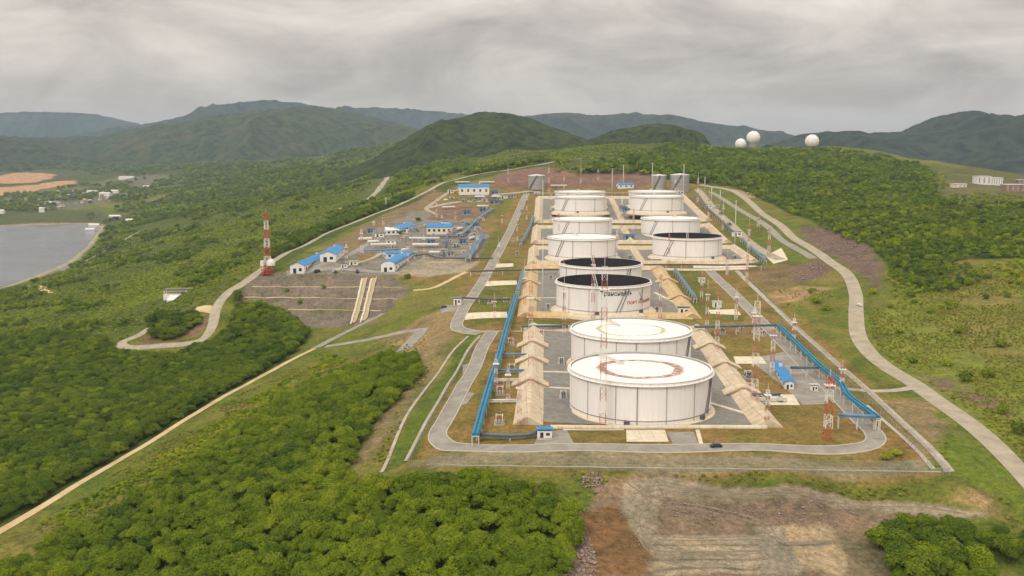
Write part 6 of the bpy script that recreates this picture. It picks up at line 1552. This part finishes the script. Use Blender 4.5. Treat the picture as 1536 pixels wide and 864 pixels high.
scatter('scrub', with_z(q_), rng.uniform(.16, .40, len(q_)), slope_lib)
low = cpoly([(1326, 408), (1400, 430), (1540, 380), (1600, 440), (1480, 470), (1400, 462), (1340, 452)])
q_ = jitter_points(low, 6.0); q_ = q_[fbm(q_[:, 0], q_[:, 1], 34, 98, 3) > .50]
scatter('scrub', with_z(q_), rng.uniform(.2, .62, len(q_)), slope_lib)
p = np.concatenate(mead); scatter('scrub', with_z(p), rng.uniform(.15, .6, len(p)) ** 1.3, scrub_lib)
# single shrubs one can point to
def shrub_thing(seed, mat):
    t = bpy.data.objects.new('shrub', crown_mesh('shrub', crown_arrays(seed, 2.6, 3.6, -.3, 7, 620, 0.5), M[mat])); C.objects.link(t); return t
sh = [shrub_thing(200 + i, m_) for i, m_ in enumerate(('leaf_dark', 'leaf', 'leaf_scrub'))]
sh_used = [False] * 3
SH = [(1366, 446, 0, 1.3, "dark round shrub alone on the right meadow above the road bend"), (1408, 412, 0, 1.7, "large dark shrub at the lower edge of the right wood"), (1345, 400, 0, 1.5, "dark shrub beside the bare purple bank"),
      (1385, 405, 1, 1.7, "green bush between two dark shrubs under the right wood"), (1440, 425, 0, 1.4, "dark shrub right of the large dark one below the wood"), (1478, 448, 0, 1.0, "small dark shrub on the right meadow, upper right one"),
      (1482, 418, 0, 1.0, "small dark shrub just under the wood's right end"), (1510, 445, 1, 1.2, "green shrub on the meadow near the right edge, upper one"), (1225, 455, 2, 1.7, "yellow green bush below the sandy bare patch"),
      (1238, 465, 2, 1.5, "lower yellow green bush below the sandy bare patch"), (1218, 440, 1, 1.3, "green bush just under the sandy bare patch"), (1310, 440, 2, 1.2, "pale green bush right of the road where it bends"),
      (1450, 572, 0, 1.6, "dark shrub above the purple bank by the right road"), (1480, 566, 0, 1.4, "dark shrub right of the one above the purple bank"), (1530, 650, 0, 1.7, "dark shrub at the right edge beside the road"),
      (1505, 620, 1, 1.3, "green bush left of the dark shrub at the right edge"), (1350, 500, 2, 1.2, "pale bush on the brown meadow right of the road"), (1398, 470, 2, 1.3, "pale bush in the middle of the brown meadow"),
      (1440, 500, 1, 1.3, "green bush in the brown meadow's right part"), (1500, 520, 2, 1.4, "pale green bush near the meadow's right edge"), (1336, 462, 1, 1.0, "small green bush close to the road bend"),
      (1370, 545, 1, 1.2, "green bush on the meadow above the road junction"), (1420, 548, 2, 1.3, "pale bush above the right road's lower stretch"), (620, 538, 0, 1.2, "dark shrub at the forest's corner near the left channel"),
      (612, 418, 0, 1.3, "dark shrub just right of the pale staircases' top"), (430, 437, 1, 0.9, "small green bush on the grey retaining slope"), (485, 432, 1, 0.9, "green bush high on the grey retaining slope"), (600, 352, 0, 1.5, "dark shrub beside the blue hall at the station's back"),
      (628, 332, 0, 1.5, "dark shrub under the upper terrace"), (450, 455, 1, 1.0, "green bush low on the grey retaining slope"), (1330, 690, 1, 0.9, "green bush between the two right fences near the corner"), (1345, 684, 2, 0.9, "pale bush right of the green one between the right fences")]
for u, v, k, s, lab in SH:
    p = cast(u, v)
    if not sh_used[k]: o = sh[k]; sh_used[k] = True
    else: o = sh[k].copy(); C.objects.link(o)
    o.location = p; o.scale = (s, s, s * .95); o.rotation_euler = (0, 0, random.uniform(0, 6)); tag(o, lab, 'shrub', 'single shrubs on the slopes')

# ------------------------------------------------------------------ haze
hz = MB().box((0, 5200, 195), (26000, 15000, 576))
hm = bpy.data.materials.new("haze_air"); hm.use_nodes = True
t = hm.node_tree; t.nodes.clear()
pv = N(t, "ShaderNodeVolumePrincipled"); pv.inputs['Density'].default_value = 0.000048; pv.inputs['Color'].default_value = (0.62, 0.80, 1.0, 1); pv.inputs['Anisotropy'].default_value = 0.1
ho = N(t, "ShaderNodeOutputMaterial"); t.links.new(pv.outputs[0], ho.inputs['Volume'])
tag(hz.build('haze', hm), kind='stuff')
